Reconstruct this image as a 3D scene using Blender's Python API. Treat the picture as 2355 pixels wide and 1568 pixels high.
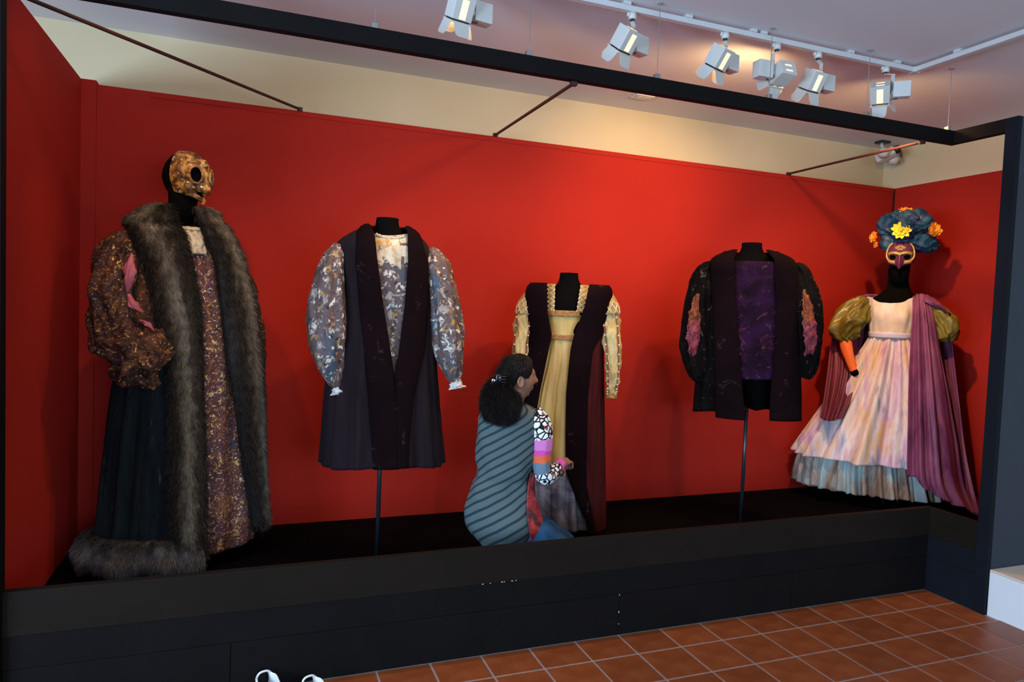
import bpy, bmesh, math, random
import numpy as np
from mathutils import Vector, Matrix, Euler
random.seed(7); RNG = np.random.default_rng(7)
pi = math.pi
for o in list(bpy.data.objects): bpy.data.objects.remove(o)
S = bpy.context.scene
COL = S.collection

# ------------------------------------------------------------------ camera
CR = np.array([[0.9349063, 0.3544050, -0.0186373], [-0.3528939, 0.9339212, 0.0570703], [0.0376318, -0.0467784, 0.9981962]])
CF, CH = 1593.15, 1.6739
cd = bpy.data.cameras.new('camera'); cam = bpy.data.objects.new('camera', cd); COL.objects.link(cam)
r_, f_, u_ = CR[:, 0], CR[:, 1], CR[:, 2]
cam.matrix_world = Matrix(((r_[0], u_[0], -f_[0], 0), (r_[1], u_[1], -f_[1], 0), (r_[2], u_[2], -f_[2], CH), (0, 0, 0, 1)))
cd.sensor_width = 36; cd.lens = CF / 2355 * 36; cd.clip_start = .02
S.camera = cam

# ------------------------------------------------------------------ world, daylight, exposure
w = bpy.data.worlds.new('world'); S.world = w; w.use_nodes = True
w.node_tree.nodes['Background'].inputs[0].default_value = (.42, .62, 1, 1)
w.node_tree.nodes['Background'].inputs[1].default_value = .6
vs = S.view_settings
vs.view_transform = 'Standard'; vs.look = 'None'; vs.gamma = 1; vs.use_curve_mapping = False
vs.exposure = -0.7
cy = S.cycles; cy.max_bounces = 6; cy.diffuse_bounces = 3; cy.glossy_bounces = 2; cy.transmission_bounces = 4
def area(name, loc, direction, sx, sy, watts, color, spread=180):
    l = bpy.data.lights.new(name, 'AREA'); l.shape = 'RECTANGLE'; l.size = sx; l.size_y = sy
    l.energy = watts; l.color = color; l.spread = math.radians(spread)
    o = bpy.data.objects.new(name, l); COL.objects.link(o)
    o.location = loc; o.rotation_euler = Vector(direction).to_track_quat('-Z', 'Y').to_euler()
    return o
DAY = (.50, .72, 1.0)
area('window_daylight', (-3.50, -.3, 1.75), (1, .25, -.06), 1.5, 1.5, 290, DAY, 150)      # daylight entering by window_1
area('window_daylight', (-3.50, 1.7, 1.75), (1, .25, -.06), 1.2, 1.5, 170, DAY, 150)      # daylight entering by window_2
area('window_daylight', (.9, -3.85, 1.75), (.0, 1, -.05), 2.6, 1.5, 210, DAY, 150)       # daylight entering by window_3
area('window_daylight', (3.4, -3.85, 1.75), (.0, 1, -.05), 1.4, 1.5, 95, DAY, 150)      # daylight entering by window_4

# ------------------------------------------------------------------ helpers
def ray(px, py): return CR @ np.array([(px - 1177.5) / CF, 1, (784 - py) / CF])
def P(px, py, Y):
    d = ray(px, py); q = d * (Y / d[1]); return np.array([q[0], Y, CH + q[2]])
def tag(o, label=None, cat=None, group=None, kind=None):
    if label: o['label'] = label
    if cat: o['category'] = cat
    if group: o['group'] = group
    if kind: o['kind'] = kind
    return o
def thing(name, loc, label=None, cat=None, group=None, kind=None):
    o = bpy.data.objects.new(name, None); COL.objects.link(o); o.location = loc; o.empty_display_size = .05
    return tag(o, label, cat, group, kind)
def wloc(o):
    v = Vector((0, 0, 0))
    while o: v += o.location; o = o.parent
    return v
def mk(name, V, F, m, parent=None, smooth=True, origin=None, uv=None):
    """one mesh object from world-space vertices; the parent's world position is subtracted"""
    me = bpy.data.meshes.new(name)
    V = np.asarray(V, float).reshape(-1, 3)
    base = np.array(wloc(parent)) if parent else np.zeros(3)
    o = bpy.data.objects.new(name, me); COL.objects.link(o)
    if parent: o.parent = parent
    og = np.array(origin, float) if origin is not None else base
    o.location = Vector(og - base)
    me.from_pydata((V - og).tolist(), [], [tuple(int(i) for i in f) for f in F])
    if m: me.materials.append(m)
    if smooth: me.polygons.foreach_set('use_smooth', [True] * len(me.polygons))
    if uv is not None:
        l = me.uv_layers.new(name='uv'); idx = np.zeros(len(me.loops), int); me.loops.foreach_get('vertex_index', idx)
        l.data.foreach_set('uv', np.asarray(uv, float)[idx].ravel())
    me.update()
    return o
class MB:
    """collects simple solids in world space"""
    def __init__(s): s.V = []; s.F = []
    def add(s, V, F):
        n = len(s.V); s.V += [tuple(v) for v in V]; s.F += [tuple(i + n for i in f) for f in F]; return s
    def box(s, x0, x1, y0, y1, z0, z1, bv=0, M=None):
        bm = bmesh.new(); bmesh.ops.create_cube(bm, size=1)
        for v in bm.verts: v.co = Vector((x0 + (v.co.x + .5) * (x1 - x0), y0 + (v.co.y + .5) * (y1 - y0), z0 + (v.co.z + .5) * (z1 - z0)))
        if bv: bmesh.ops.bevel(bm, geom=bm.edges[:], offset=bv, segments=2, affect='EDGES', profile=.6)
        return s.bm(bm, M)
    def bm(s, bm, M=None):
        bm.verts.ensure_lookup_table(); bm.verts.index_update()
        s.add([tuple((M @ v.co) if M else v.co) for v in bm.verts], [tuple(v.index for v in f.verts) for f in bm.faces]); bm.free(); return s
    def tube(s, pts, r, n=10, cap=True):
        V, F = tube_mesh([tuple(p) for p in pts], r if hasattr(r, '__len__') else [r] * len(pts), n, cap); return s.add(V, F)
    def build(s, name, m, parent=None, smooth=False, origin=None): return mk(name, s.V, s.F, m, parent, smooth, origin)
def frames(pts):
    pts = np.asarray(pts, float); T = np.gradient(pts, axis=0); T /= np.linalg.norm(T, axis=1)[:, None] + 1e-12
    up = np.array([0, 0, 1.]) if abs(T[0][2]) < .9 else np.array([0, 1., 0])
    N = [np.cross(up, T[0])]; N[0] /= np.linalg.norm(N[0])
    for i in range(1, len(pts)):
        n = N[-1] - T[i] * (N[-1] @ T[i]); N.append(n / (np.linalg.norm(n) + 1e-12))
    N = np.array(N); return pts, T, N, np.cross(T, N)
def tube_mesh(pts, rad, n=10, cap=True):
    pts, T, N, B = frames(pts); V = []; F = []
    a = np.linspace(0, 2 * pi, n, endpoint=False)
    for i in range(len(pts)):
        for k in a: V.append(pts[i] + rad[i] * (math.cos(k) * N[i] + math.sin(k) * B[i]))
    for i in range(len(pts) - 1):
        for k in range(n): F.append((i * n + k, i * n + (k + 1) % n, (i + 1) * n + (k + 1) % n, (i + 1) * n + k))
    if cap: F.append(tuple(range(n))[::-1]); F.append(tuple(range((len(pts) - 1) * n, len(pts) * n)))
    return V, F
def cr(keys, t):
    """Catmull-Rom through the rows of keys (first column = parameter)"""
    K = np.asarray(keys, float); x = K[:, 0]; Y = K[:, 1:]; t = np.atleast_1d(t).astype(float)
    m = np.gradient(Y, x, axis=0) if len(x) > 2 else np.repeat((Y[1:] - Y[:-1]) / (x[1] - x[0]), 2, 0)
    i = np.clip(np.searchsorted(x, t) - 1, 0, len(x) - 2); h = x[i + 1] - x[i]; s = np.clip((t - x[i]) / h, 0, 1)[:, None]; h = h[:, None]
    return (2 * s**3 - 3 * s**2 + 1) * Y[i] + (s**3 - 2 * s**2 + s) * h * m[i] + (-2 * s**3 + 3 * s**2) * Y[i + 1] + (s**3 - s**2) * h * m[i + 1]
def grid_faces(nv, nu, wrap=False):
    F = []
    for j in range(nv - 1):
        for i in range(nu if wrap else nu - 1):
            F.append((j * nu + i, j * nu + (i + 1) % nu, (j + 1) * nu + (i + 1) % nu, (j + 1) * nu + i))
    return F
def solid(o, th, off=-1):
    m = o.modifiers.new('thickness', 'SOLIDIFY'); m.thickness = th; m.offset = off; return o
def subd(o, n=1):
    m = o.modifiers.new('smooth', 'SUBSURF'); m.levels = n; m.render_levels = n; return o

# ------------------------------------------------------------------ materials
def nmat(name):
    m = bpy.data.materials.new(name); m.use_nodes = True; nt = m.node_tree
    return m, nt, nt.nodes['Principled BSDF'], nt.nodes, nt.links
def ramp(nt, fac, stops, interp='LINEAR'):
    r = nt.nodes.new('ShaderNodeValToRGB'); r.color_ramp.interpolation = interp
    el = r.color_ramp.elements
    while len(el) < len(stops): el.new(.5)
    for e, (p, c) in zip(el, stops): e.position = p; e.color = (*c, 1) if len(c) == 3 else c
    nt.links.new(fac, r.inputs[0]); return r.outputs[0]
def coord(nt, kind='Object', scale=(1, 1, 1), rot=(0, 0, 0), loc=(0, 0, 0)):
    t = nt.nodes.new('ShaderNodeTexCoord'); mp = nt.nodes.new('ShaderNodeMapping')
    mp.inputs['Scale'].default_value = scale; mp.inputs['Rotation'].default_value = rot; mp.inputs['Location'].default_value = loc
    nt.links.new(t.outputs[kind], mp.inputs[0]); return mp.outputs[0]
def noise(nt, vec, scale, detail=4, rough=.55, dist=0):
    n = nt.nodes.new('ShaderNodeTexNoise'); n.inputs['Scale'].default_value = scale; n.inputs['Detail'].default_value = detail
    n.inputs['Roughness'].default_value = rough; n.inputs['Distortion'].default_value = dist
    nt.links.new(vec, n.inputs['Vector']); return n.outputs['Fac']
def vor(nt, vec, scale, feature='F1', out='Distance'):
    n = nt.nodes.new('ShaderNodeTexVoronoi'); n.feature = feature; n.inputs['Scale'].default_value = scale
    nt.links.new(vec, n.inputs['Vector']); return n.outputs[out]
def mix(nt, fac, a, b, mode='MIX'):
    n = nt.nodes.new('ShaderNodeMix'); n.data_type = 'RGBA'; n.blend_type = mode
    for s, v in ((n.inputs[0], fac), (n.inputs[6], a), (n.inputs[7], b)):
        if hasattr(v, 'links'): nt.links.new(v, s)
        elif isinstance(v, (int, float)): s.default_value = v
        else: s.default_value = (*v, 1)
    return n.outputs[2]
def mth(nt, op, a, b=0.):
    n = nt.nodes.new('ShaderNodeMath'); n.operation = op
    for s, v in ((n.inputs[0], a), (n.inputs[1], b)):
        if hasattr(v, 'links'): nt.links.new(v, s)
        else: s.default_value = v
    return n.outputs[0]
def bump(nt, b, h, strength=.3, dist=.01):
    n = nt.nodes.new('ShaderNodeBump'); n.inputs['Strength'].default_value = strength; n.inputs['Distance'].default_value = dist
    nt.links.new(h, n.inputs['Height']); nt.links.new(n.outputs[0], b.inputs['Normal'])
def paint(name, c, rough=.6, var=.08, scale=3, metal=0, bs=.05, bscale=60, spec=.5, sheen=0):
    m, nt, b, N, L = nmat(name); v = coord(nt)
    n = noise(nt, v, scale)
    L.new(ramp(nt, n, [(.3, tuple(x * (1 - var) for x in c)), (.7, tuple(min(1, x * (1 + var)) for x in c))]), b.inputs['Base Color'])
    b.inputs['Roughness'].default_value = rough; b.inputs['Metallic'].default_value = metal; b.inputs['Specular IOR Level'].default_value = spec
    if sheen: b.inputs['Sheen Weight'].default_value = sheen; b.inputs['Sheen Roughness'].default_value = .4
    if bs: bump(nt, b, noise(nt, v, bscale, 3), bs, .004)
    return m
def glow(name, c, s):
    m, nt, b, N, L = nmat(name); b.inputs['Base Color'].default_value = (*c, 1)
    n = noise(nt, coord(nt), 30, 2)
    L.new(ramp(nt, n, [(.3, tuple(x * .85 for x in c)), (.7, c)]), b.inputs['Emission Color']); b.inputs['Emission Strength'].default_value = s
    return m
RED = (.36, .0175, .0098)
M = {}
M['red'] = paint('red_wall_paint', RED, .8, .05, 1.4, bs=0, spec=.12)
M['cream'] = paint('cream_wall_paint', (.64, .53, .33), .8, .04, 1.5, bs=0, spec=.2)
M['white_ceiling'] = paint('off_white_ceiling_paint', (.72, .70, .71), .85, .03, .8, bs=0, spec=.2)
M['room_wall'] = paint('pale_room_wall_paint', (.66, .65, .62), .85, .03, 1, bs=0, spec=.2)
M['black'] = paint('matt_black_paint', (.0042, .0031, .0029), .7, .2, 6, bs=.06, spec=.12)
M['kerb'] = paint('lit_kerb_brown_black', (.0105, .0063, .0038), .75, .12, 6, bs=.06, spec=.12)  # light along the upper kerb put into this brown-black tone
M['deck'] = paint('black_deck_cloth', (.0022, .0018, .0022), .9, .3, 20, spec=.04)
M['navy'] = paint('dark_slate_wall_paint', (.030, .039, .052), .6, .06, 3, spec=.3)
M['navy_dark'] = paint('blue_black_paint', (.0055, .0072, .0110), .7, .15, 3, spec=.15)
M['rod'] = paint('dark_oxide_red_paint', (.030, .008, .007), .5, .2, 20)
M['metal'] = paint('galvanised_steel', (.42, .41, .40), .35, .1, 40, metal=.9)
M['white_metal'] = paint('white_enamel', (.62, .60, .54), .4, .03, 10, bs=0)
M['track_white'] = paint('white_track_enamel', (.60, .59, .57), .45, .03, 10, bs=0)
M['dark_metal'] = paint('black_enamel', (.012, .012, .013), .4, .1, 20, bs=0)
M['lamp_glow'] = glow('hot_lamp_glass', (1, .76, .38), 2.1)
M['slot_glow'] = glow('warm_lamp_slot', (1, .72, .36), 1.8)
M['grey_slot'] = paint('unlit_lamp_slot', (.25, .24, .23), .4, .1, 30, bs=0)
M['plinth'] = paint('white_plinth_paint', (.80, .80, .78), .6, .02, 3)
M['plinth_top'] = paint('warm_lit_plinth_top', (.74, .58, .46), .6, .03, 3)  # warm spot light on the white top put into its colour
M['grout'] = paint('grey_tile_grout', (.30, .25, .24), .85, .12, 20, bs=.3)
M['glass'] = paint('window_glass', (.8, .9, 1), .05, 0, 1, bs=0)
M['glass'].node_tree.nodes['Principled BSDF'].inputs['Transmission Weight'].default_value = 1

def tile_mat():
    m, nt, b, N, L = nmat('terracotta_tile'); v = coord(nt)
    oi = N.new('ShaderNodeObjectInfo')
    n = noise(nt, v, 9, 5); c = ramp(nt, n, [(.25, (.185, .040, .010)), (.5, (.24, .054, .013)), (.8, (.30, .078, .022))])
    hv = N.new('ShaderNodeHueSaturation'); L.new(c, hv.inputs['Color'])
    L.new(mth(nt, 'ADD', mth(nt, 'MULTIPLY', oi.outputs['Random'], .3), .85), hv.inputs['Value'])
    L.new(hv.outputs[0], b.inputs['Base Color'])
    L.new(mth(nt, 'ADD', mth(nt, 'MULTIPLY', noise(nt, v, 5, 3), .25), .30), b.inputs['Roughness'])
    bump(nt, b, noise(nt, v, 30, 4), .12, .004); return m
M['tile'] = tile_mat()

# ------------------------------------------------------------------ the room
XL, XR, YB, YK, ZT, ZD, ZK = -.922, 5.355, 4.647, 3.078, 2.870, .228, .527
XC, YP, YPF, ZBT, ZBB, YBB = 4.012, 2.769, 2.696, 2.862, 2.785, 3.125
XW, YW, ZC = 5.385, 4.80, 3.25
RX0, RY0 = -3.6, -4.0
def wall_open(name, axis, c, lo, hi, z1, openings, th, m):
    """a wall in the plane axis=c from lo to hi with rectangular openings, th deep outwards"""
    b = MB(); xs = sorted([lo, hi] + [e for o in openings for e in o[:2]])
    def bx(a0, a1, z0, z1_):
        if a1 - a0 < 1e-4 or z1_ - z0 < 1e-4: return
        if axis == 'x': b.box(min(c, c + th), max(c, c + th), a0, a1, z0, z1_)
        else: b.box(a0, a1, min(c, c + th), max(c, c + th), z0, z1_)
    for a0, a1 in zip(xs[:-1], xs[1:]):
        o = [o for o in openings if abs(o[0] - a0) < 1e-6]
        if o: bx(a0, a1, 0, o[0][2]); bx(a0, a1, o[0][3], z1)
        else: bx(a0, a1, 0, z1)
    return tag(b.build(name, m), kind='structure')
fl = MB().box(RX0 - .2, XW + .2, RY0 - .2, YW + .2, -.12, .0015).build('floor', M['grout']); tag(fl, kind='structure')
tag(MB().box(RX0 - .2, XW + .2, RY0 - .2, YW + .2, ZC, ZC + .15).build('ceiling', M['white_ceiling']), kind='structure')
tag(MB().box(RX0 - .2, XW + .2, YW, YW + .2, 0, ZC).build('wall_back', M['cream']), kind='structure')
tag(MB().box(XW, XW + .2, RY0, YW, 0, ZC).build('wall_right', M['cream']), kind='structure')
WL = [(-1.05, .45, 1.0, 2.5), (1.1, 2.3, 1.0, 2.5)]; WF = [(-.4, 2.2, 1.0, 2.5), (2.7, 4.1, 1.0, 2.5)]
wall_open('wall_left', 'x', RX0, RY0, YW, ZC, WL, -.2, M['room_wall'])
wall_open('wall_front', 'y', RY0, RX0 - .2, XW + .2, ZC, WF, -.2, M['room_wall'])
k = 0
for ax, ops in (('x', WL), ('y', WF)):
    for (a0, a1, z0, z1) in ops:
        k += 1
        c = (RX0 if ax == 'x' else RY0) - .12
        def B(b, u0, u1, w0, w1, d0, d1):
            return b.box(c + d0, c + d1, u0, u1, w0, w1) if ax == 'x' else b.box(u0, u1, c + d0, c + d1, w0, w1)
        b = MB(); t = .06
        for u0, u1, w0, w1 in ((a0, a0 + t, z0, z1), (a1 - t, a1, z0, z1), (a0 + t, a1 - t, z0, z0 + t), (a0 + t, a1 - t, z1 - t, z1)): B(b, u0, u1, w0, w1, -.03, .03)
        B(b, (a0 + a1) / 2 - .025, (a0 + a1) / 2 + .025, z0 + t, z1 - t, -.025, .025)
        fr = tag(b.build('window_%d' % k, M['white_metal']), kind='structure')
        for u0, u1 in ((a0 + t, (a0 + a1) / 2 - .025), ((a0 + a1) / 2 + .025, a1 - t)):
            B(MB(), u0, u1, z0 + t, z1 - t, -.004, .004).build('pane', M['glass'], fr)
# floor tiles: 0.25 m terracotta, joints 8 mm, each its own piece where the photograph shows it
TS, TX0, TYA = .25, 1.566, 2.8735
def tile_me(x0, x1, y0, y1, g=.0055):
    b = MB(); b.box(x0 + g, x1 - g, y0 + g, y1 - g, -.006, .004, .0018); return b
tile_cache = {}
rest = MB()
for i in range(-21, 16):
    for j in range(-1, 28):
        x0 = TX0 + TS * i; y1 = TYA - TS * (j - 0) ; y0 = y1 - TS
        if j == -1: y0, y1 = TYA, YK
        xa, xb, ya, yb = max(x0, RX0), min(x0 + TS, XW), max(y0, RY0), y1
        if xb - xa < .03 or yb - ya < .03: continue
        if yb > YPF + .02 and xa >= XC - .02: continue
        if yb > YPF + .02: xb = min(xb, XC)
        q = ray(0, 0)
        cx, cy = (xa + xb) / 2, (ya + yb) / 2
        d = CR.T @ np.array([cx, cy, -CH]); px = 1177.5 + CF * d[0] / max(d[1], .01); py = 784 - CF * d[2] / max(d[1], .01)
        if d[1] > .2 and py < 1680 and 500 < px < 2480:
            key = (round(xb - xa, 3), round(yb - ya, 3))
            if key not in tile_cache:
                o = tile_me(-key[0] / 2, key[0] / 2, -key[1] / 2, key[1] / 2).build('tile', M['tile'], fl); tile_cache[key] = o.data
            else:
                o = bpy.data.objects.new('tile', tile_cache[key]); COL.objects.link(o); o.parent = fl
            o.location = (cx, cy, 0); o.rotation_euler = (0, 0, 0)
        else: rest.box(xa + .0038, xb - .0038, ya + .0038, yb - .0038, -.006, .004)
for i in range(-22, -9):
    for j in range(8):
        xa, xb, ya = TX0 + TS * i, TX0 + TS * (i + 1), YK + TS * j
        if xa >= RX0 and xb < XL - .06 and ya + TS <= YW + .1: rest.box(xa + .0038, xb - .0038, ya + .0038, min(ya + TS, YW) - .0038, -.006, .004)
tag(rest.build('tile_field', M['tile'], fl), kind='stuff')

# red partitions of the niche
rw = thing('wall_niche_back', (2.2, YB, 0), kind='structure')
MB().box(XL + .075, XR, YB, YB + .05, 0, ZT).build('panel', M['red'], rw)
MB().box(XL + .35, XR, YB - .006, YB, ZT - .034, ZT - .002, .002).build('cap_strip', M['red'], rw)
b = MB(); b.box(XL, XL + .075, YB - .018, YB + .05, 0, ZT + .018)
b.build('corner_batten', M['red'], rw)
tag(MB().box(XL - .05, XL, YK + .03, YB + .05, 0, ZT + .015).build('wall_niche_left', M['red']), kind='structure')
tag(MB().box(XR, XR + .028, YPF + .07, YB, 0, ZT).build('wall_niche_right', M['red']), kind='structure')
tag(MB().box(XR - .012, XR, YB - .012, YB, ZD, ZT - .01).build('trim_1', M['rod']), kind='structure')

# the black platform with its kerb
pf = thing('display_platform', (1.5, 3.8, 0), 'long black display platform with a raised kerb in front of the red wall', 'platform')
b = MB(); b.box(XL + .001, XR - .002, YK + .03, YB - .0185, .02, ZD); b.box(XC + .03, XR - .002, YPF + .075, YK + .03, .02, ZD); b.build('deck', M['deck'], pf)
segs = [-.857, -.05, 1.817, 2.95, XC + .03]
for a, c in zip(segs[:-1], segs[1:]): MB().box(a + .0012, c - .0012, YK, YK + .03, .004, .219, .0015).build('lower_panel', M['black'], pf)
MB().box(-.857, XC + .03, YK + .001, YK + .03, .221, .354).build('middle_board', M['black'], pf)
o = MB().box(-.857, XC + .03, YK - .004, YK + .034, .354, ZK, .0015).build('kerb_board', M['kerb'], pf); o['label'] = 'upper kerb board with the light on it put into its brown-black colour'  # paler than the boards below, standing in for light on the kerb
for cx_, z_, h_ in ((1.8155, .213, .006), (1.8165, .120, .010), (1.8175, .060, .004)): MB().box(cx_ - .0012, cx_ + .0012, YK - .0012, YK + .001, z_, z_ + h_).build('paint_chip', M['plinth'], pf)
for k_, cx_ in enumerate((1.06, 1.10, 1.158, 1.172, 1.21, 1.232)): MB().box(cx_, cx_ + (.008 if k_ % 2 == 0 else .004), YK - .0052, YK - .003, .3535, .3560).build('paint_chip', M['plinth'], pf)
MB().box(XC, XC + .03, YP + .001, YK - .002, .004, .219, .0015).build('return_lower_panel', M['navy_dark'], pf)
MB().box(XC + .001, XC + .03, YP + .001, YK - .002, .221, .354).build('return_middle_board', M['navy_dark'], pf)
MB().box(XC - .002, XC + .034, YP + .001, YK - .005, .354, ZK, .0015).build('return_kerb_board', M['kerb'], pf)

# slate front wall on the right and the black post on the left
b = MB(); b.box(XC + .03, XW, YPF, YPF + .07, 0, ZBT); fw = tag(b.build('wall_front_right', M['navy']), kind='structure')
MB().box(XC, XC + .03, YPF, YP, 0, ZBT, .001).build('reveal_board', M['navy_dark'], fw)
tag(MB().box(XL - .06, -.858, YK - .03, YK + .034, 0, ZBT, .002).build('trim_2', M['black']), kind='structure')

# overhead frame beam hung on cables
bf = thing('frame_beam', (1.6, YK, ZBB), 'long black overhead frame beam hung on thin cables above the kerb', 'beam')
MB().box(-.858, XC, YK, YBB, ZBB, ZBT, .001).build('front_beam', M['black'], bf)
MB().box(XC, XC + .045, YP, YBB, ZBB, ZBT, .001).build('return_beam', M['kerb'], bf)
for cx in (-.24, .487, 1.214, 1.919, 2.631, 3.338, 4.005):
    c = MB().tube([(cx, YK + .04, ZBT), (cx, YK + .04, ZC - .002)], .0022, 6).build('cable', M['metal'], bf)
    MB().box(cx - .016, cx + .012, YK + .026, YK + .054, ZBT, ZBT + .032, .002).build('cable_clamp', M['metal'], c)
    MB().tube([(cx, YK + .04, ZC - .007), (cx, YK + .04, ZC)], .012, 10).build('ceiling_disc', M['metal'], c)
def rod(a, b_, label):
    a, b_ = np.array(a), np.array(b_)
    t = thing('brace_rod', tuple(a), label, 'rod', 'rods bracing the frame beam to the red wall')
    MB().tube([a, b_], .009, 8).build('bar', M['rod'], t)
    for q in (a, b_): MB().box(q[0] - .016, q[0] + .016, q[1] - .014, q[1] + .014, q[2] - .011, q[2] + .011, .002).build('end_fitting', M['rod'], t)
rod((.271, YB - .01, 2.878), (-.845, 3.115, 2.772), 'dark red rod slanting from the red wall top to the left front corner')
rod((1.578, YB - .01, 2.878), (1.452, 3.115, 2.778), 'short dark red rod bracing the beam above the gold gown')
rod((4.157, YB - .01, 2.876), (3.790, 3.115, 2.775), 'dark red rod bracing the beam near the security camera')

# white plinth in front of the slate wall
pl = thing('white_plinth', (4.5, 2.3, 0), 'low white plinth with a peach top in front of the slate wall', 'plinth')
MB().box(XC + .018, XW - .01, 1.75, YPF - .004, 0, .258, .003).build('body', M['plinth'], pl)
MB().box(XC + .018, XW - .01, 1.75, YPF - .004, .258, .272, .003).build('top', M['plinth_top'], pl)

# ------------------------------------------------------------------ light track and spotlights
YT, ZTR = 3.185, 3.222
tr = thing('light_track', (1.5, YT, ZTR), 'white ceiling track with a right-angle bend carrying the spotlights', 'light track')
MB().box(-1.6, 3.77, YT - .017, YT + .017, ZTR - .016, ZTR + .012, .002).build('rail', M['track_white'], tr)
MB().box(3.755, 3.79, .8, YT - .018, ZTR - .016, ZTR + .012, .002).build('side_rail', M['track_white'], tr)
MB().box(3.75, 3.795, YT - .022, YT + .022, ZTR - .018, ZTR + .013, .002).build('corner_joint', M['track_white'], tr)
for cx in (-.9, .1, .75, 1.76, 2.13, 2.55, 2.62, 3.25, 3.62): MB().box(cx - .02, cx + .02, YT - .02, YT + .02, ZTR + .0125, ZC, .001).build('clip', M['track_white'], tr)
for cy in (1.4, 2.3, 2.9): MB().box(3.752, 3.793, cy - .02, cy + .02, ZTR + .0125, ZC, .001).build('clip', M['track_white'], tr)
WARM = (1.0, .60, .27)
def spotlight(adp, drop, target, watts, label, lit=True, gear=1, cone=104, blend=1., shift=(0, 0), slot=True, spill=.22):
    adp = np.array(adp, float); head = adp + np.array([shift[0], shift[1], -drop])
    D = np.array(target, float) - head; D /= np.linalg.norm(D)
    bb = np.cross(D, [0, 0, 1]); bb /= np.linalg.norm(bb); cc = np.cross(bb, D)
    t = thing('spotlight', tuple(adp), label, 'spotlight', 'white track spotlights with barn doors')
    MX = Matrix(((D[0], bb[0], cc[0], head[0]), (D[1], bb[1], cc[1], head[1]), (D[2], bb[2], cc[2], head[2]), (0, 0, 0, 1)))
    # track adapter
    b = MB(); b.tube([adp + (0, 0, -.002), adp + (0, 0, -.03), adp + (0, 0, -.034)], [.021, .021, .015], 14); b.tube([adp + (-.03, 0, -.012), adp + (-.018, 0, -.012)], .011, 10); b.build('adapter', M['white_metal'], t, True)
    MB().tube([adp + (0, 0, -.032), adp + (0, 0, -.044)], .012, 12).build('swivel', M['dark_metal'], t, True)
    side = head - bb * .062 * gear
    b = MB(); pts = [adp + (0, 0, -.046), (adp * .75 + side * .25) * (1, 1, 0) + (0, 0, adp[2] - .048), side * (1, 1, 0) + (0, 0, adp[2] - .06), side + (0, 0, .0)]
    for a_, c_ in zip(pts[:-1], pts[1:]):
        v = c_ - a_; L_ = np.linalg.norm(v); q = Vector(v).to_track_quat('X', 'Z').to_matrix().to_4x4(); q.translation = Vector(a_)
        b.box(-.003, L_ + .003, -.011, .011, -.0025, .0025, 0, q)
    b.build('bracket', M['white_metal'], t)
    b = MB(); k = side - bb * .012 * gear; b.tube([side + bb * .004 * gear, k], [.013, .013], 14); b.build('knob', M['white_metal'], t, True)
    # lamp head
    b = MB(); b.box(-.062, .045, -.052, .052, -.040, .044, .003, MX); hd = b.build('lamp_head', M['white_metal'], t)
    gm = M['slot_glow'] if lit else M['grey_slot']
    if slot: MB().box(-.045, .040, -.017, .017, -.0415, -.0385, .001, MX).build('glow_slot', M['lamp_glow'] if lit else gm, hd)
    for q in (-.022, .012): MB().box(-.0635, -.0605, -.022, .022, q, q + .008, 0, MX).build('vent_slot', gm, hd)
    MB().box(.0452, .056, -.044, .044, -.034, .036, .002, MX).build('black_collar', M['dark_metal'], hd)
    b = MB(); b.tube([MX @ Vector((.0562, 0, 0)), MX @ Vector((.060, 0, 0))], .033, 20); b.build('lens', M['lamp_glow'] if lit else gm, hd, True)
    # barn doors: four flared leaves with rounded corners
    ring = MB()
    for s in (-1, 1): ring.box(.052, .060, s * .050 - .003, s * .050 + .003, -.046, .046, 0, MX); ring.box(.052, .060, -.046, .046, s * .045 - .003, s * .045 + .003, 0, MX)
    ring.build('door_frame', M['white_metal'], t)
    for kq in range(4):
        an = kq * pi / 2; h = .053 if kq % 2 == 0 else .048
        fl_ = math.radians([28, 34, 16, 38][kq])
        e = Vector((0, math.cos(an), math.sin(an))); s_ = Vector((0, -math.sin(an), math.cos(an)))
        out = Vector((math.cos(fl_), 0, 0)) + e * math.sin(fl_); nr = out.cross(s_)
        prof = [(-.040, 0), (-.040, .012), (-.036, .050), (-.030, .060), (-.022, .064), (.022, .064), (.030, .060), (.036, .050), (.040, .012), (.040, 0)]
        base = Vector((.060, 0, 0)) + e * h; V = []
        for dz in (-.0010, .0010):
            for (a_, c_) in prof: V.append(tuple(MX @ (base + s_ * a_ + out * c_ + nr * dz)))
        n = len(prof); F = [tuple(range(n))[::-1], tuple(range(n, 2 * n))] + [(i, (i + 1) % n, n + (i + 1) % n, n + i) for i in range(n)]
        mk('barn_door', V, F, M['white_metal'], t, False)
    # gear box beside the head
    g = head - bb * .118 * gear + np.array([0, .012, .012])
    yaw = math.atan2(D[1], D[0]) * .6 + .6; q = Matrix.Translation(Vector(g)) @ Matrix.Rotation(math.atan2(bb[1], bb[0]) * .8, 4, 'Z')
    MB().box(-.046, .046, -.032, .032, -.046, .046, .003, q).build('gear_box', M['white_metal'], t)
    b = MB(); k = head - bb * .06 * gear; b.tube([g + (.0, -.0, -.03), g * .5 + k * .5 + (0, 0, -.045), k + D * .03 - (0, 0, .01)], .0028, 6); b.build('lead', M['dark_metal'], t, True)
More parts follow.
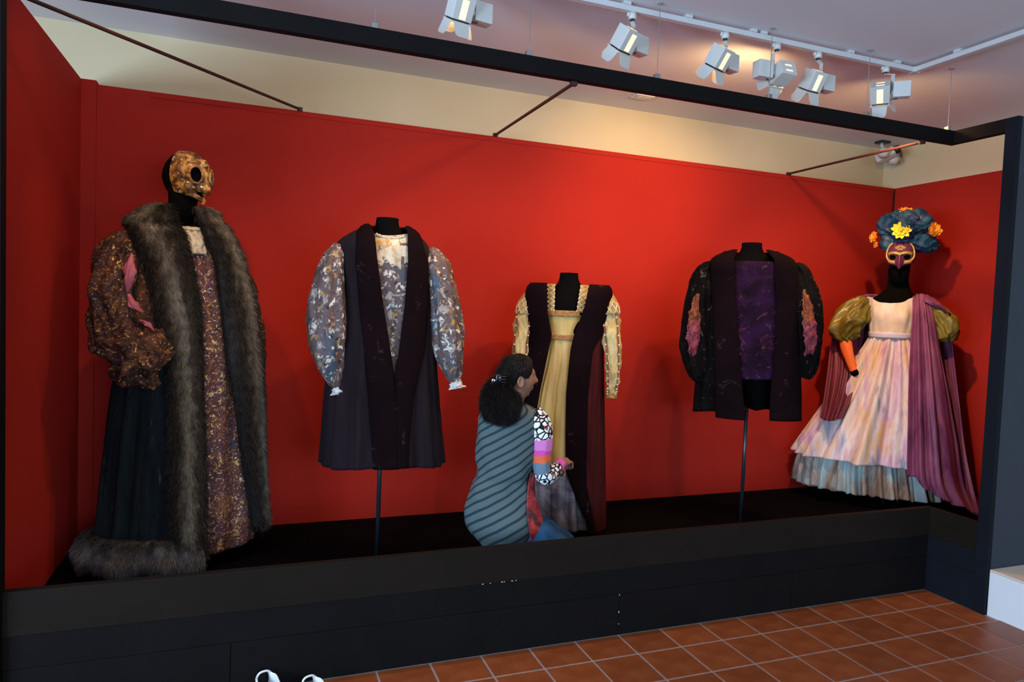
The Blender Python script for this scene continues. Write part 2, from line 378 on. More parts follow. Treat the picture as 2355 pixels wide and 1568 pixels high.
    if lit and watts:
        l = bpy.data.lights.new('spot_lamp', 'SPOT'); l.energy = watts; l.color = WARM; l.spot_size = math.radians(cone); l.spot_blend = blend; l.shadow_soft_size = .03
        o = bpy.data.objects.new('spot_lamp', l); COL.objects.link(o); o.parent = t
        dg = bpy.data.lights.new('lamp_bulb', 'POINT'); dg.energy = watts * .006; dg.color = WARM; dg.shadow_soft_size = .012
        do = bpy.data.objects.new('lamp_bulb', dg); COL.objects.link(do); do.parent = t; do.location = Vector(head + D * .082 - adp)
        wd_ = bpy.data.lights.new('lamp_spill', 'SPOT'); wd_.energy = watts * spill; wd_.color = WARM; wd_.spot_size = math.radians(172); wd_.spot_blend = .8; wd_.shadow_soft_size = .03
        p = head + D * .135; wo = bpy.data.objects.new('lamp_spill', wd_); COL.objects.link(wo); wo.parent = t; wo.location = Vector(p - adp); wo.rotation_euler = Vector(D + np.array([0, .0, .35])).to_track_quat('-Z', 'Y').to_euler()
        o.location = Vector(p - adp); o.rotation_euler = Vector(D).to_track_quat('-Z', 'Y').to_euler()
    return t
ZA = ZTR - .016
spotlight((-.50, YT, ZA), .145, (-.28, 4.10, 1.55), 60, 'white spotlight at the far left of the track, aimed at the fur-trimmed robe', gear=1, cone=76, spill=.10)
spotlight((.86, YT, ZA), .15, (.70, 3.95, 1.55), 72, 'leftmost white spotlight in view, cut by the top edge of the picture', gear=-1, shift=(.03, 0))
spotlight((1.80, YT, ZA), .15, (1.30, 4.30, 1.45), 66, 'white spotlight second from left, lens turned down and left', gear=-1, shift=(-.04, -.01))
spotlight((2.375, YT, ZA), .15, (1.95, 4.15, 1.50), 74, 'white spotlight third from left with a bright glowing back slot', gear=-1, shift=(-.04, -.01))
spotlight((2.725, YT, ZA), .165, (2.78, 4.65, 2.50), 120, 'white spotlight with a dull unlit slot facing straight at the wall', gear=1, shift=(.04, 0), slot=False, cone=84)
spotlight((3.02, YT, ZA), .17, (2.90, 4.05, 1.5), 62, 'white spotlight swung to the left with its gear box raised on the right', gear=-1, shift=(-.03, 0))
spotlight((3.54, YT, ZA), .165, (4.45, 3.95, 1.62), 200, 'rightmost white spotlight, glaring brightest above the masked dress', gear=-1, shift=(-.03, 0))

# security camera in the corner of the ceiling
c0 = np.array([5.13, 4.60, ZC])
t = thing('security_camera', tuple(c0), 'small white security camera with black lens hung in the ceiling corner', 'camera')
b = MB(); b.box(c0[0] - .05, c0[0] + .05, c0[1] - .04, c0[1] + .04, ZC - .02, ZC, .004); b.build('ceiling_plate', M['dark_metal'], t)
b = MB(); b.tube([c0 + (-.01, 0, -.02), c0 + (-.005, -.01, -.07), c0 + (0, -.02, -.10)], .014, 10); b.build('stem', M['white_metal'], t, True)
q = Matrix.Translation(Vector(c0 + (-.01, -.05, -.135))) @ Matrix.Rotation(math.radians(-28), 4, 'X') @ Matrix.Rotation(math.radians(20), 4, 'Z')
b = MB(); b.box(-.042, .042, -.085, .075, -.036, .036, .012, q); hb = b.build('housing', M['white_metal'], t, True)
b = MB(); b.tube([q @ Vector((0, -.080, 0)), q @ Vector((0, -.118, -.004)), q @ Vector((0, -.122, -.004))], [.036, .033, .02], 16); b.build('lens', M['dark_metal'], t, True)
for s in (-1, 1):
    b = MB(); b.tube([q @ Vector((s * .085, .01, -.01)), q @ Vector((s * .10, -.03, -.02)), q @ Vector((s * .10, -.06, -.022))], [.042, .045, .02], 14); b.build('infrared_pod', M['white_metal'], t, True)
    MB().tube([q @ Vector((0, .02, 0)), q @ Vector((s * .07, .02, -.01))], .012, 8).build('pod_arm', M['white_metal'], t, True)
lp = [q @ Vector((x, y, z)) for x, y, z in ((-.02, -.11, -.03), (-.05, -.13, -.07), (-.055, -.12, -.11), (-.03, -.11, -.11), (-.015, -.11, -.06), (-.01, -.10, -.03))]
MB().tube(lp, .0035, 6).build('cable_loop', M['dark_metal'], t, True)
# ceiling plate
pc = np.array([2.64, 4.47, ZC]); t = thing('ceiling_cover', tuple(pc), 'small square white cover plate on the ceiling above the back wall', 'cover plate')
MB().box(pc[0] - .075, pc[0] + .075, pc[1] - .05, pc[1] + .05, ZC - .012, ZC, .004).build('plate', M['white_metal'], t)
MB().box(pc[0] - .055, pc[0] + .055, pc[1] - .032, pc[1] + .032, ZC - .016, ZC - .0125, .002).build('insert', M['white_metal'], t)

# the pair of white slip-on shoes left on the floor against the kerb
M['shoe'] = paint('white_leather', (.74, .74, .74), .45, .04, 20); M['shoe_in'] = paint('beige_shoe_lining', (.42, .37, .32), .8, .15, 40); M['sole'] = paint('white_rubber_sole', (.62, .61, .58), .6, .05, 20)
def shoe(x, y, yaw, lift, label):
    """slip-on with its heel at (x,y); the toe points along yaw, away from the kerb"""
    c, s = math.cos(yaw), math.sin(yaw); t = thing('slip_on_shoe', (x, y, .004), label, 'shoe', 'white slip-on shoes on the floor by the kerb')
    keys = [(-.012, .026, .090), (.02, .041, .098), (.07, .044, .082), (.13, .046, .064), (.19, .047, .050), (.23, .038, .040), (.25, .012, .022)]
    n = 28; V = []; rows = cr([(k_[0], k_[1], k_[2]) for k_ in keys], np.linspace(-.012, .25, 26)); ls = np.linspace(-.012, .25, 26)
    def W3(l, w_, z): return (x + c * l - s * w_, y + s * l + c * w_, .004 + z)
    for l, (hw, hh) in zip(ls, rows):
        for k_ in range(n):
            a = 2 * pi * k_ / n; cy = math.copysign(abs(math.cos(a)) ** .7, math.cos(a)); sz = math.copysign(abs(math.sin(a)) ** .8, math.sin(a))
            V.append(W3(l, hw * cy, .018 + max(0, (sz + 1) / 2) * (hh - .018)))
    F = [f for f in grid_faces(26, n, True)]
    keep = []
    for f in F:
        j, i = divmod(f[0], n); a = 2 * pi * (i + .5) / n
        if 1 <= j <= 11 and math.sin(a) > .45: continue
        keep.append(f)
    o = solid(mk('upper', V, keep, M['shoe'], t), .004)
    b = MB(); rimp = []
    V2 = [np.array(V[j * n + i]) for j, i in [(1, 5), (1, 7), (1, 9)]]
    rim = [np.array(V[1 * n + i]) for i in range(3, 12)] + [np.array(V[j * n + 12]) for j in range(2, 12)] + [np.array(V[12 * n + i]) for i in range(11, 2, -1)] + [np.array(V[j * n + 2]) for j in range(11, 1, -1)]
    rim.append(rim[0]); MB().tube(rim, .0045, 6, False).build('collar_binding', M['shoe'], t, True)
    b = MB(); Vi = []; 
    out = [(l, hw * .86) for l, (hw, hh) in zip(ls, rows)][1:-3]
    top = [W3(l, w_, .024) for l, w_ in out] + [W3(l, -w_, .024) for l, w_ in out[::-1]]
    mk('insole', top, [tuple(range(len(top)))], M['shoe_in'], t, False)
    out = [(l, hw * 1.06 + .002) for l, (hw, hh) in zip(ls, rows)]
    ring = [W3(l, w_, 0) for l, w_ in out] + [W3(l, -w_, 0) for l, w_ in out[::-1]]; m_ = len(ring)
    V3 = ring + [(p[0], p[1], p[2] + .020) for p in ring]
    mk('sole', V3, [tuple(range(m_))[::-1], tuple(range(m_, 2 * m_))] + [(i, (i + 1) % m_, m_ + (i + 1) % m_, m_ + i) for i in range(m_)], M['sole'], t, False)
shoe(.085, 3.038, math.radians(-74), 0, 'left white slip-on shoe with its opening showing by the black kerb')
shoe(.262, 2.945, math.radians(-70), 0, 'right white slip-on shoe, only its rim showing at the picture bottom')

# ------------------------------------------------------------------ fabrics
def patchy(name, stops, scale, patches=(), stretch=(1, 1, 1), rough=.7, bs=.25, bscale=90, sheen=0, spec=.3, dist=.6, kind='Object', rot=(0, 0, 0)):
    """cloth with a blended ground and irregular painted or woven patches: (scale, threshold, softness, colour, metallic, distortion)"""
    m, nt, b, N, L = nmat(name); v = coord(nt, kind, stretch, rot)
    c = ramp(nt, noise(nt, v, scale, 5, .6, dist), stops); met = 0.; ro = rough
    for k, (sc, th, so, col, me, di) in enumerate(patches):
        v2 = coord(nt, kind, stretch, rot, (3.7 * k + 1.3, 1.9 * k, 5.1 * k)); n = noise(nt, v2, sc, 5, .62, di)
        f = ramp(nt, n, [(th - so, (0, 0, 0)), (th + so, (1, 1, 1))]); c = mix(nt, f, c, col)
        if me: met = mth(nt, 'MAXIMUM', met, mth(nt, 'MULTIPLY', f, me))
    L.new(c, b.inputs['Base Color'])
    if hasattr(met, 'links'): L.new(met, b.inputs['Metallic']); L.new(mth(nt, 'SUBTRACT', rough, mth(nt, 'MULTIPLY', met, .35)), b.inputs['Roughness'])
    else: b.inputs['Roughness'].default_value = rough
    b.inputs['Specular IOR Level'].default_value = spec
    if sheen: b.inputs['Sheen Weight'].default_value = sheen; b.inputs['Sheen Roughness'].default_value = .35; 
    if bs: bump(nt, b, noise(nt, v, bscale, 3), bs, .004)
    return m
GOLD = (.70, .36, .085)
M['brocade'] = patchy('gold_flecked_maroon_brocade', [(.3, (.012, .005, .005)), (.5, (.034, .013, .010)), (.72, (.055, .022, .024))], 5,
    [(9, .56, .06, (.11, .040, .018), 0, .6), (34, .60, .03, (.22, .080, .025), .2, .8), (46, .625, .02, GOLD, .6, 1.0), (95, .66, .02, (.80, .56, .25), .6, .4)], rough=.75, bs=.9, bscale=55, spec=.2)
M['brocade_pink'] = patchy('gold_flecked_plum_brocade', [(.3, (.030, .012, .018)), (.5, (.085, .028, .026)), (.72, (.110, .045, .060))], 5,
    [(9, .57, .06, (.15, .055, .030), 0, .6), (36, .58, .03, (.24, .085, .045), .2, .8), (50, .60, .02, (.66, .38, .12), .6, 1.0), (80, .63, .02, (.80, .64, .46), .5, .4), (14, .66, .04, (.025, .06, .085), 0, .6)], rough=.7, bs=.9, bscale=55, spec=.2)
M['teal_black'] = patchy('faded_teal_black_cloth', [(.3, (.0028, .0045, .0052)), (.55, (.0055, .0092, .0105)), (.75, (.012, .016, .017))], 3,
    [(14, .66, .06, (.045, .045, .048), 0, 1)], stretch=(4, 4, .6), rough=.85, spec=.15)
M['pink_lining'] = paint('dusty_pink_lining', (.40, .085, .105), .6, .1, 12)
M['lace'] = patchy('cream_lace_cloth', [(.3, (.42, .32, .20)), (.6, (.66, .54, .36))], 14, [(30, .62, .05, (.28, .20, .13), 0, 1)], rough=.8, bs=.8, bscale=60)
M['mannequin'] = paint('black_jersey_mannequin', (.0022, .0019, .0019), .9, .15, 30, spec=.05)
M['pole'] = paint('black_lacquered_steel_pole', (.014, .018, .024), .3, .1, 20, bs=0)
M['shirt_paint'] = patchy('splashed_cream_brown_silk', [(.3, (.050, .032, .034)), (.5, (.105, .066, .060)), (.7, (.080, .072, .082))], 6,
    [(9, .60, .05, (.045, .068, .090), 0, .5), (17, .61, .03, (.34, .19, .05), 0, .5), (15, .60, .03, (.30, .27, .235), 0, .6), (24, .60, .025, (.62, .56, .47), 0, .5), (30, .62, .03, (.028, .018, .020), 0, .4)], stretch=(1.2, 1.2, 1), rough=.55, bs=.3, bscale=50)
M['shirt_cream'] = patchy('splashed_cream_yoke_silk', [(.3, (.36, .24, .12)), (.5, (.60, .50, .34)), (.7, (.68, .60, .44))], 12,
    [(18, .585, .03, (.09, .05, .05), 0, .6), (16, .61, .03, (.42, .25, .05), 0, .5)], rough=.55, bs=.3, bscale=50)
M['ruffle'] = paint('white_cuff_cloth', (.58, .54, .50), .75, .12, 40)
M['plum_wool'] = patchy('plum_black_wool', [(.3, (.0085, .0050, .0066)), (.6, (.0140, .0085, .0108)), (.8, (.019, .012, .014))], 3, stretch=(6, 6, .5), rough=.85, spec=.1)
M['velvet'] = patchy('worn_oxblood_velvet', [(.3, (.0045, .002, .0025)), (.7, (.009, .0035, .0045))], 3,
    [(7, .70, .06, (.060, .034, .028), 0, 1.5)], rough=.95, spec=.04)
M['velvet_red'] = patchy('dark_red_velvet', [(.3, (.030, .004, .004)), (.7, (.075, .010, .009))], 3, stretch=(8, 8, .6), rough=.85, spec=.08)
M['gold_silk'] = patchy('mustard_gold_silk', [(.3, (.40, .24, .055)), (.6, (.56, .37, .10)), (.8, (.62, .43, .14))], 4, stretch=(6, 6, .7), rough=.5, spec=.4, bs=.15)
M['gold_sleeve'] = patchy('crushed_gold_silk', [(.3, (.36, .24, .075)), (.6, (.55, .40, .15)), (.8, (.62, .48, .22))], 8, rough=.45, spec=.4, bs=.3, bscale=40)
def ombre():
    m, nt, b, N, L = nmat('mustard_silk_dipped_in_grey'); t = N.new('ShaderNodeTexCoord'); s = N.new('ShaderNodeSeparateXYZ'); L.new(t.outputs['UV'], s.inputs[0])
    v = coord(nt, 'Object', (6, 6, .7)); g_ = ramp(nt, noise(nt, v, 4), [(.3, (.40, .24, .055)), (.6, (.56, .37, .10)), (.8, (.62, .43, .14))])
    d = ramp(nt, noise(nt, coord(nt), 6, 5, .6, .8), [(.25, (.022, .016, .028)), (.42, (.075, .055, .070)), (.58, (.19, .165, .18)), (.75, (.15, .045, .05))])
    e = mth(nt, 'ADD', s.outputs[1], mth(nt, 'MULTIPLY', mth(nt, 'SUBTRACT', noise(nt, coord(nt), 7, 4), .5), .16))
    L.new(mix(nt, ramp(nt, e, [(.66, (0, 0, 0)), (.70, (1, 1, 1))]), g_, d), b.inputs['Base Color']); b.inputs['Roughness'].default_value = .5; bump(nt, b, noise(nt, v, 30, 3), .15, .004); return m
M['ombre'] = ombre()
M['gold_grey'] = patchy('smoky_grey_dyed_silk', [(.25, (.020, .016, .026)), (.45, (.090, .070, .085)), (.6, (.20, .17, .19)), (.75, (.14, .05, .06))], 5,
    [(30, .70, .02, (.6, .55, .5), .2, 1)], rough=.55, bs=.15)
M['gold_trim'] = patchy('copper_gold_braid', [(.3, (.22, .08, .02)), (.6, (.42, .20, .05))], 60, rough=.5, bs=.8, bscale=200)
M['lattice'] = patchy('bronze_beaded_net', [(.3, (.25, .14, .04)), (.6, (.42, .27, .09))], 40, rough=.5, bs=.6, bscale=120)
M['pearl'] = paint('cream_pearl_bead', (.80, .68, .46), .25, .05, 40, bs=0)
M['cord_red'] = paint('red_brown_cord', (.20, .035, .02), .6, .1, 40)
M['dark_brocade'] = patchy('charcoal_brown_crinkled_cloth', [(.3, (.0024, .0018, .0018)), (.55, (.0048, .0036, .0034)), (.75, (.010, .0075, .006))], 5,
    [(14, .66, .05, (.085, .07, .055), 0, 1.6)], rough=.9, bs=.6, bscale=60, spec=.05)
M['violet'] = patchy('crushed_violet_velvet', [(.25, (.004, .0015, .004)), (.45, (.012, .003, .011)), (.6, (.024, .005, .026)), (.75, (.012, .005, .034))], 7,
    [(20, .66, .05, (.075, .050, .052), 0, .5), (9, .66, .05, (.13, .025, .03), 0, 1.4)], rough=.85, bs=1., bscale=40, spec=.08)
M['ruffle_orange'] = patchy('rust_orange_taffeta', [(.3, (.09, .018, .006)), (.7, (.22, .050, .014))], 9, rough=.5, bs=.3, bscale=40)
M['ruffle_pink'] = patchy('rose_pink_taffeta', [(.3, (.12, .016, .024)), (.7, (.29, .045, .060))], 9, rough=.5, bs=.3, bscale=40)
M['bodice'] = patchy('cream_peach_painted_silk', [(.25, (.72, .62, .52)), (.45, (.80, .68, .56)), (.6, (.78, .55, .36)), (.75, (.66, .50, .52))], 4.5, rough=.5, bs=.12)
M['skirt'] = patchy('pastel_painted_silk', [(.28, (.52, .30, .44)), (.40, (.70, .48, .54)), (.5, (.78, .66, .58)), (.60, (.76, .56, .48)), (.74, (.72, .42, .20))], 2.2,
    [(2.6, .65, .07, (.22, .30, .42), 0, .4), (2.8, .59, .09, (.74, .40, .14), 0, .4), (3.4, .60, .09, (.50, .24, .42), 0, .4), (3.8, .66, .06, (.10, .26, .32), 0, .4)], stretch=(3.2, 3.2, .55), rough=.45, bs=.12)
M['underskirt'] = patchy('teal_brown_dyed_silk', [(.30, (.17, .10, .07)), (.42, (.26, .18, .13)), (.50, (.40, .33, .27)), (.58, (.34, .42, .40)), (.68, (.36, .52, .54)), (.80, (.42, .36, .50))], 3.4, stretch=(2, 2, .9), rough=.45, bs=.12)
M['waist'] = paint('lilac_white_sash', (.66, .56, .62), .5, .05, 20)
M['cape'] = patchy('mauve_plum_silk', [(.3, (.10, .016, .055)), (.55, (.21, .052, .115)), (.75, (.28, .085, .15))], 3.5, [(4, .66, .06, (.26, .06, .05), 0, 1)], stretch=(3, 3, .6), rough=.45, bs=.1)
M['cape_dark'] = patchy('maroon_sheer_silk', [(.3, (.10, .010, .022)), (.7, (.17, .022, .045))], 4, stretch=(4, 4, .6), rough=.5, bs=.1)
M['olive'] = patchy('olive_gold_taffeta', [(.3, (.10, .070, .010)), (.6, (.21, .155, .022)), (.8, (.28, .21, .04))], 6, rough=.35, bs=.3, bscale=30)
M['glove'] = paint('bright_orange_jersey', (.85, .155, .025), .65, .06, 12)
M['tulle'] = patchy('peacock_blue_tulle', [(.28, (.018, .010, .030)), (.42, (.012, .028, .10)), (.55, (.010, .075, .105)), (.66, (.055, .055, .10)), (.8, (.075, .028, .060))], 14, [(20, .66, .05, (.16, .13, .13), 0, 1)], rough=.6, bs=.6, bscale=80)
M['mask_purple'] = paint('aubergine_papier_mache', (.105, .020, .055), .4, .12, 20, bs=.1)
M['mask_gold'] = patchy('gilded_bronze_papier_mache', [(.3, (.030, .013, .006)), (.45, (.13, .050, .014)), (.60, (.50, .24, .045)), (.75, (.78, .50, .17))], 14,
    [(34, .62, .03, (.95, .72, .40), .6, 1.5), (22, .58, .04, (.030, .015, .010), 0, .8)], rough=.4, bs=1., bscale=45)
M['gilt'] = paint('gilt_braid', (.66, .44, .12), .35, .2, 60, metal=.5, bs=.6, bscale=200)
M['yellow_petal'] = paint('yellow_silk_petal', (.86, .60, .010), .55, .08, 30)
M['orange_petal'] = paint('orange_silk_petal', (.86, .28, .010), .55, .14, 30)
def fur_mat():
    m, nt, b, N, L = nmat('grey_brown_faux_fur'); t = N.new('ShaderNodeTexCoord'); s = N.new('ShaderNodeSeparateXYZ'); L.new(t.outputs['UV'], s.inputs[0])
    n = noise(nt, coord(nt, 'Object', (1, 1, .5)), 26, 4); u = mth(nt, 'ADD', s.outputs[0], mth(nt, 'MULTIPLY', mth(nt, 'SUBTRACT', n, .5), .55))
    c = ramp(nt, u, [(.0, (.010, .008, .007)), (.26, (.024, .016, .010)), (.42, (.105, .078, .048)), (.56, (.22, .175, .120)), (.72, (.040, .028, .017)), (1, (.010, .008, .006))])
    L.new(c, b.inputs['Base Color']); b.inputs['Roughness'].default_value = .6; b.inputs['Specular IOR Level'].default_value = .25; return m
M['fur'] = fur_mat()
M['fur_hem'] = fur_mat(); M['fur_hem'].name = 'pale_grey_faux_fur'
for n_ in M['fur_hem'].node_tree.nodes:
    if n_.type == 'VALTORGB' and len(n_.color_ramp.elements) == 6:
        for e_, p_, c_ in zip(n_.color_ramp.elements, (0, .16, .34, .62, .85, 1), ((.02, .018, .016), (.06, .055, .05), (.15, .145, .14), (.22, .22, .22), (.12, .12, .12), (.05, .05, .05))): e_.position = p_; e_.color = (*c_, 1)

# ------------------------------------------------------------------ figure tools
def mkfold(n, amp, seed=0, pw=1., base=.15, drift=.6):
    r = np.random.default_rng(seed); ph = r.uniform(0, 2 * pi, 4); k = [n, n * 1.7, n * .55, n * 2.6]; wgt = [1, .45, .6, .2]
    def f(a, t):
        e = amp * (base + (1 - base) * t ** pw)
        return e * sum(w_ * np.cos(k_ * a + p_ + drift * t * (1 + i)) for i, (k_, p_, w_) in enumerate(zip(k, ph, wgt))) / 1.6
    return f
NOFOLD = lambda a, t: 0 * a
class Fig:
    """a standing figure: levels are silhouette widths, measured square to the line of sight, around the vertical axis at C0"""
    def __init__(s, px, py, Y, levels=None, ratio=.6, rmin=.05):
        p = P(px, py, Y); s.C0 = p[:2]; s.v = s.C0 / np.linalg.norm(s.C0); s.r = np.array([s.v[1], -s.v[0]])
        s.scale = (CR[:2, 1] @ s.C0) / CF; s.px0 = px
        if levels: s.set(levels, ratio, rmin)
    def zof(s, px, py):
        d = ray(px, py); k = (s.C0 @ s.v) / (d[:2] @ s.v); return CH + d[2] * k
    def sof(s, px, z):
        n = np.cross(ray(px, 0), ray(px, 1568)); q = np.array([s.C0[0], s.C0[1], z - CH]); return -(n @ q) / (n[:2] @ s.r)
    def pt(s, px, py, d=0.):
        """world point seen at (px,py), d metres in front of the figure's own plane"""
        q = ray(px, py); C = s.C0 - s.v * d; k = (C @ s.v) / (q[:2] @ s.v); return np.array([q[0] * k, q[1] * k, CH + q[2] * k])
    def set(s, levels, ratio, rmin=.05, dshift=None):
        K = []
        for lv in levels:
            py, l, r = lv[:3]; z = s.zof((l + r) / 2, py); a, b = s.sof(l, z), s.sof(r, z); rx = (b - a) / 2
            K.append((py, z, (a + b) / 2, rx, lv[3] if len(lv) > 3 else max(rmin, rx * ratio)))
        s.K = K; return s
    def at(s, py): return cr(s.K, py)
    def surf(s, py, a, off=0.):
        z, cs, rx, ry = [q[:, None] if np.ndim(a) == 2 else q for q in s.at(py).T]
        L_ = cs + (rx + off) * np.sin(a); D = (ry + off) * np.cos(a)
        return np.stack([s.C0[0] + s.r[0] * L_ - s.v[0] * D, s.C0[1] + s.r[1] * L_ - s.v[1] * D, z + 0 * a], -1)
    def ang(s, py, edge):
        py = np.atleast_1d(py)
        if not hasattr(edge, '__len__'): return np.full(len(py), float(edge))
        e = np.interp(py, [q[0] for q in edge], [q[1] for q in edge]); K = s.at(py)
        return np.array([math.asin(np.clip((s.sof(p_, k_[0]) - k_[1]) / k_[2], -1, 1)) for p_, k_ in zip(e, K)])
    def grid(s, py0, py1, eL, eR, nu, nv, off=0., fold=NOFOLD, wrap=False, bulge=0., hem=None, tp=None):
        py = np.linspace(py0, py1, nv); t = np.linspace(0, 1, nv)[:, None]; u = np.linspace(0, 1, nu)[None, :]
        aL, aR = s.ang(py, eL)[:, None], s.ang(py, eR)[:, None]
        A = aR + (aL + 2 * pi - aR) * u if wrap else aL + (aR - aL) * u
        O = off + fold(A, t) + bulge * np.sqrt(np.clip(1 - (2 * u - 1) ** 2, 0, 1))
        G = s.surf(py, A, O)
        if hem is not None: G[..., 2] += hem(A, t)
        return G, u, t
    def panel(s, name, mat, parent, *a, th=.006, label=None, **k):
        G, u, t = s.grid(*a, **k); nv, nu = G.shape[:2]; U, T = np.broadcast_arrays(u, t)
        o = mk(name, G.reshape(-1, 3), grid_faces(nv, nu), mat, parent, True, uv=np.stack([U, T], -1).reshape(-1, 2))
        if th: solid(o, th)
        if label: o['label'] = label
        return o
def sleeve(name, mat, parent, pts, rad, n=30, m=34, wrinkle=.12, seed=0, flat=1., th=.004, cap=False, wl=7.):
    """a gathered sleeve: pts world path, rad radii in metres"""
    tt = np.linspace(0, 1, len(pts)); K = np.column_stack([tt, np.array(pts), np.array(rad)]); t = np.linspace(0, 1, m); Q = cr(K, t)
    p, T, N, B = frames(Q[:, :3]); r = Q[:, 3]; rg = np.random.default_rng(seed); ph = rg.uniform(0, 2 * pi, 6); a = np.linspace(0, 2 * pi, n, endpoint=False)
    A, TT = np.meshgrid(a, t); rdg = lambda x: 1 - 2 * np.abs(np.sin(x))
    w_ = .55 * rdg(3.5 * A + ph[0] + .9 * np.sin(wl * .7 * TT + ph[1])) + .55 * rdg(1.5 * A + wl * .55 * TT + ph[2] + .5 * np.sin(2 * A)) + .45 * rdg(-1. * A + wl * .9 * TT + ph[3]) + .3 * rdg(5 * A + wl * 1.2 * TT + ph[4] + np.sin(wl * TT)) + .2 * rdg(-6 * A + wl * 1.9 * TT + ph[5])
    w_ = w_ * np.clip(TT * 8 + .3, 0, 1)
    R_ = r[:, None] * (1 + 1.6 * wrinkle * w_)
    V = p[:, None] + R_[..., None] * (np.cos(A)[..., None] * N[:, None] + flat * np.sin(A)[..., None] * B[:, None])
    F = grid_faces(m, n, True)
    if cap: F += [tuple(range(n))[::-1], tuple(range((m - 1) * n, m * n))]
    o = mk(name, V.reshape(-1, 3), F, mat, parent, True, uv=np.stack([A / (2 * pi), TT], -1).reshape(-1, 2))
    if th: solid(o, th)
    return o
def strands(name, G, U, count, ln, parent, flow=(0, 0, -1), wd=.0013, seed=1, lift=.5, mat=None, rand=.35):
    """a coat of fur growing on the grid G: thin tapering blades, one mesh"""
    rg = np.random.default_rng(seed); nv, nu = G.shape[:2]
    du = np.gradient(G, axis=1); dv = np.gradient(G, axis=0); Nn = np.cross(dv, du); Nn /= np.linalg.norm(Nn, axis=-1, keepdims=True) + 1e-9
    if flow is None: Fv = dv / (np.linalg.norm(dv, axis=-1, keepdims=True) + 1e-9)
    else: Fv = np.broadcast_to(np.array(flow, float), G.shape)
    ar = np.linalg.norm(np.cross(dv, du), axis=-1)[:-1, :-1].ravel(); ar /= ar.sum()
    c = rg.choice(len(ar), count, p=ar); j, i = np.divmod(c, nu - 1); fu, fv = rg.random(count), rg.random(count)
    def lerp(X): return (X[j, i].T * (1 - fu) * (1 - fv) + X[j, i + 1].T * fu * (1 - fv) + X[j + 1, i].T * (1 - fu) * fv + X[j + 1, i + 1].T * fu * fv).T
    p, n_, f_ = lerp(G), lerp(Nn), lerp(Fv); uu = (i + fu) / (nu - 1); vv = (j + fv) / (nv - 1)
    clump = np.sin(p * 95 + 1.3) ; rnd = rg.normal(size=(count, 3)) * rand + clump * .28
    d = n_ * lift + f_ * .75 + rnd; d /= np.linalg.norm(d, axis=1, keepdims=True); L_ = ln * rg.uniform(.55, 1.15, count)[:, None]
    sd = np.cross(d, rg.normal(size=(count, 3))); sd /= np.linalg.norm(sd, axis=1, keepdims=True) + 1e-9
    mid = p + d * L_ * .55; tip = p + d * L_ + f_ * L_ * .3 - n_ * L_ * .06
    w_ = wd * rg.uniform(.7, 1.3, count)[:, None]
    V = np.stack([p - sd * w_, p + sd * w_, mid + sd * w_ * .7, mid - sd * w_ * .7, tip], 1).reshape(-1, 3)
    b = np.arange(count)[:, None] * 5; F = np.concatenate([b + [[0, 1, 2, 3]]], 0).tolist() + (b + [[3, 2, 4]]).tolist()
    uv = np.repeat(np.stack([uu, vv], 1), 5, 0)
    o = mk(name, V, F, mat or M['fur'], parent, True, uv=uv); o['kind'] = 'stuff'; return o
def fur_piece(name, fig, parent, args, kw, count, ln, flow=(0, 0, -1), seed=1, label=None):
    G, u, t = fig.grid(*args, **kw); nv, nu = G.shape[:2]; U, T = np.broadcast_arrays(u, t)
    o = mk(name, G.reshape(-1, 3), grid_faces(nv, nu), M['fur'], parent, True, uv=np.stack([U, T], -1).reshape(-1, 2)); solid(o, .01)
    if label: o['label'] = label
    strands('fur_pile', G, U, count, ln, o, flow, seed=seed); return o
def sheet(name, mat, parent, rows, nu=24, nv=30, th=.004, wave=None):
    """cloth through rows of world points (each row the same number of points)"""
    R_ = np.array(rows, float); k = R_.shape[1]
    A = cr(np.column_stack([np.linspace(0, 1, len(R_)), R_.reshape(len(R_), -1)]), np.linspace(0, 1, nv)).reshape(nv, k, 3)
    G = np.stack([cr(np.column_stack([np.linspace(0, 1, k), a_]), np.linspace(0, 1, nu)) for a_ in A])
    if wave is not None:
        u = np.linspace(0, 1, nu)[None, :]; t = np.linspace(0, 1, nv)[:, None]; dv = np.gradient(G, axis=0); du = np.gradient(G, axis=1); n_ = np.cross(dv, du); n_ /= np.linalg.norm(n_, axis=-1, keepdims=True) + 1e-9
        G = G + n_ * wave(u, t)[..., None]
    U, T = np.meshgrid(np.linspace(0, 1, nu), np.linspace(0, 1, nv))
    o = mk(name, G.reshape(-1, 3), grid_faces(nv, nu), mat, parent, True, uv=np.stack([U, T], -1).reshape(-1, 2))
    if th: solid(o, th, 0)
    return o
def lathe(name, mat, parent, prof, n=28, cx=0, cy=0, sx=1, sy=1, ax=(1, 0)):
    """closed turned solid: prof rows (z, radius); ax turns the long axis"""
    V = []; a = np.linspace(0, 2 * pi, n, endpoint=False)
    for z, r in prof:
        for q in a:
            x, y = r * sx * math.cos(q), r * sy * math.sin(q); V.append((cx + ax[0] * x - ax[1] * y, cy + ax[1] * x + ax[0] * y, z))
    m = len(prof); return mk(name, V, grid_faces(m, n, True) + [tuple(range(n))[::-1], tuple(range((m - 1) * n, m * n))], mat, parent, True)
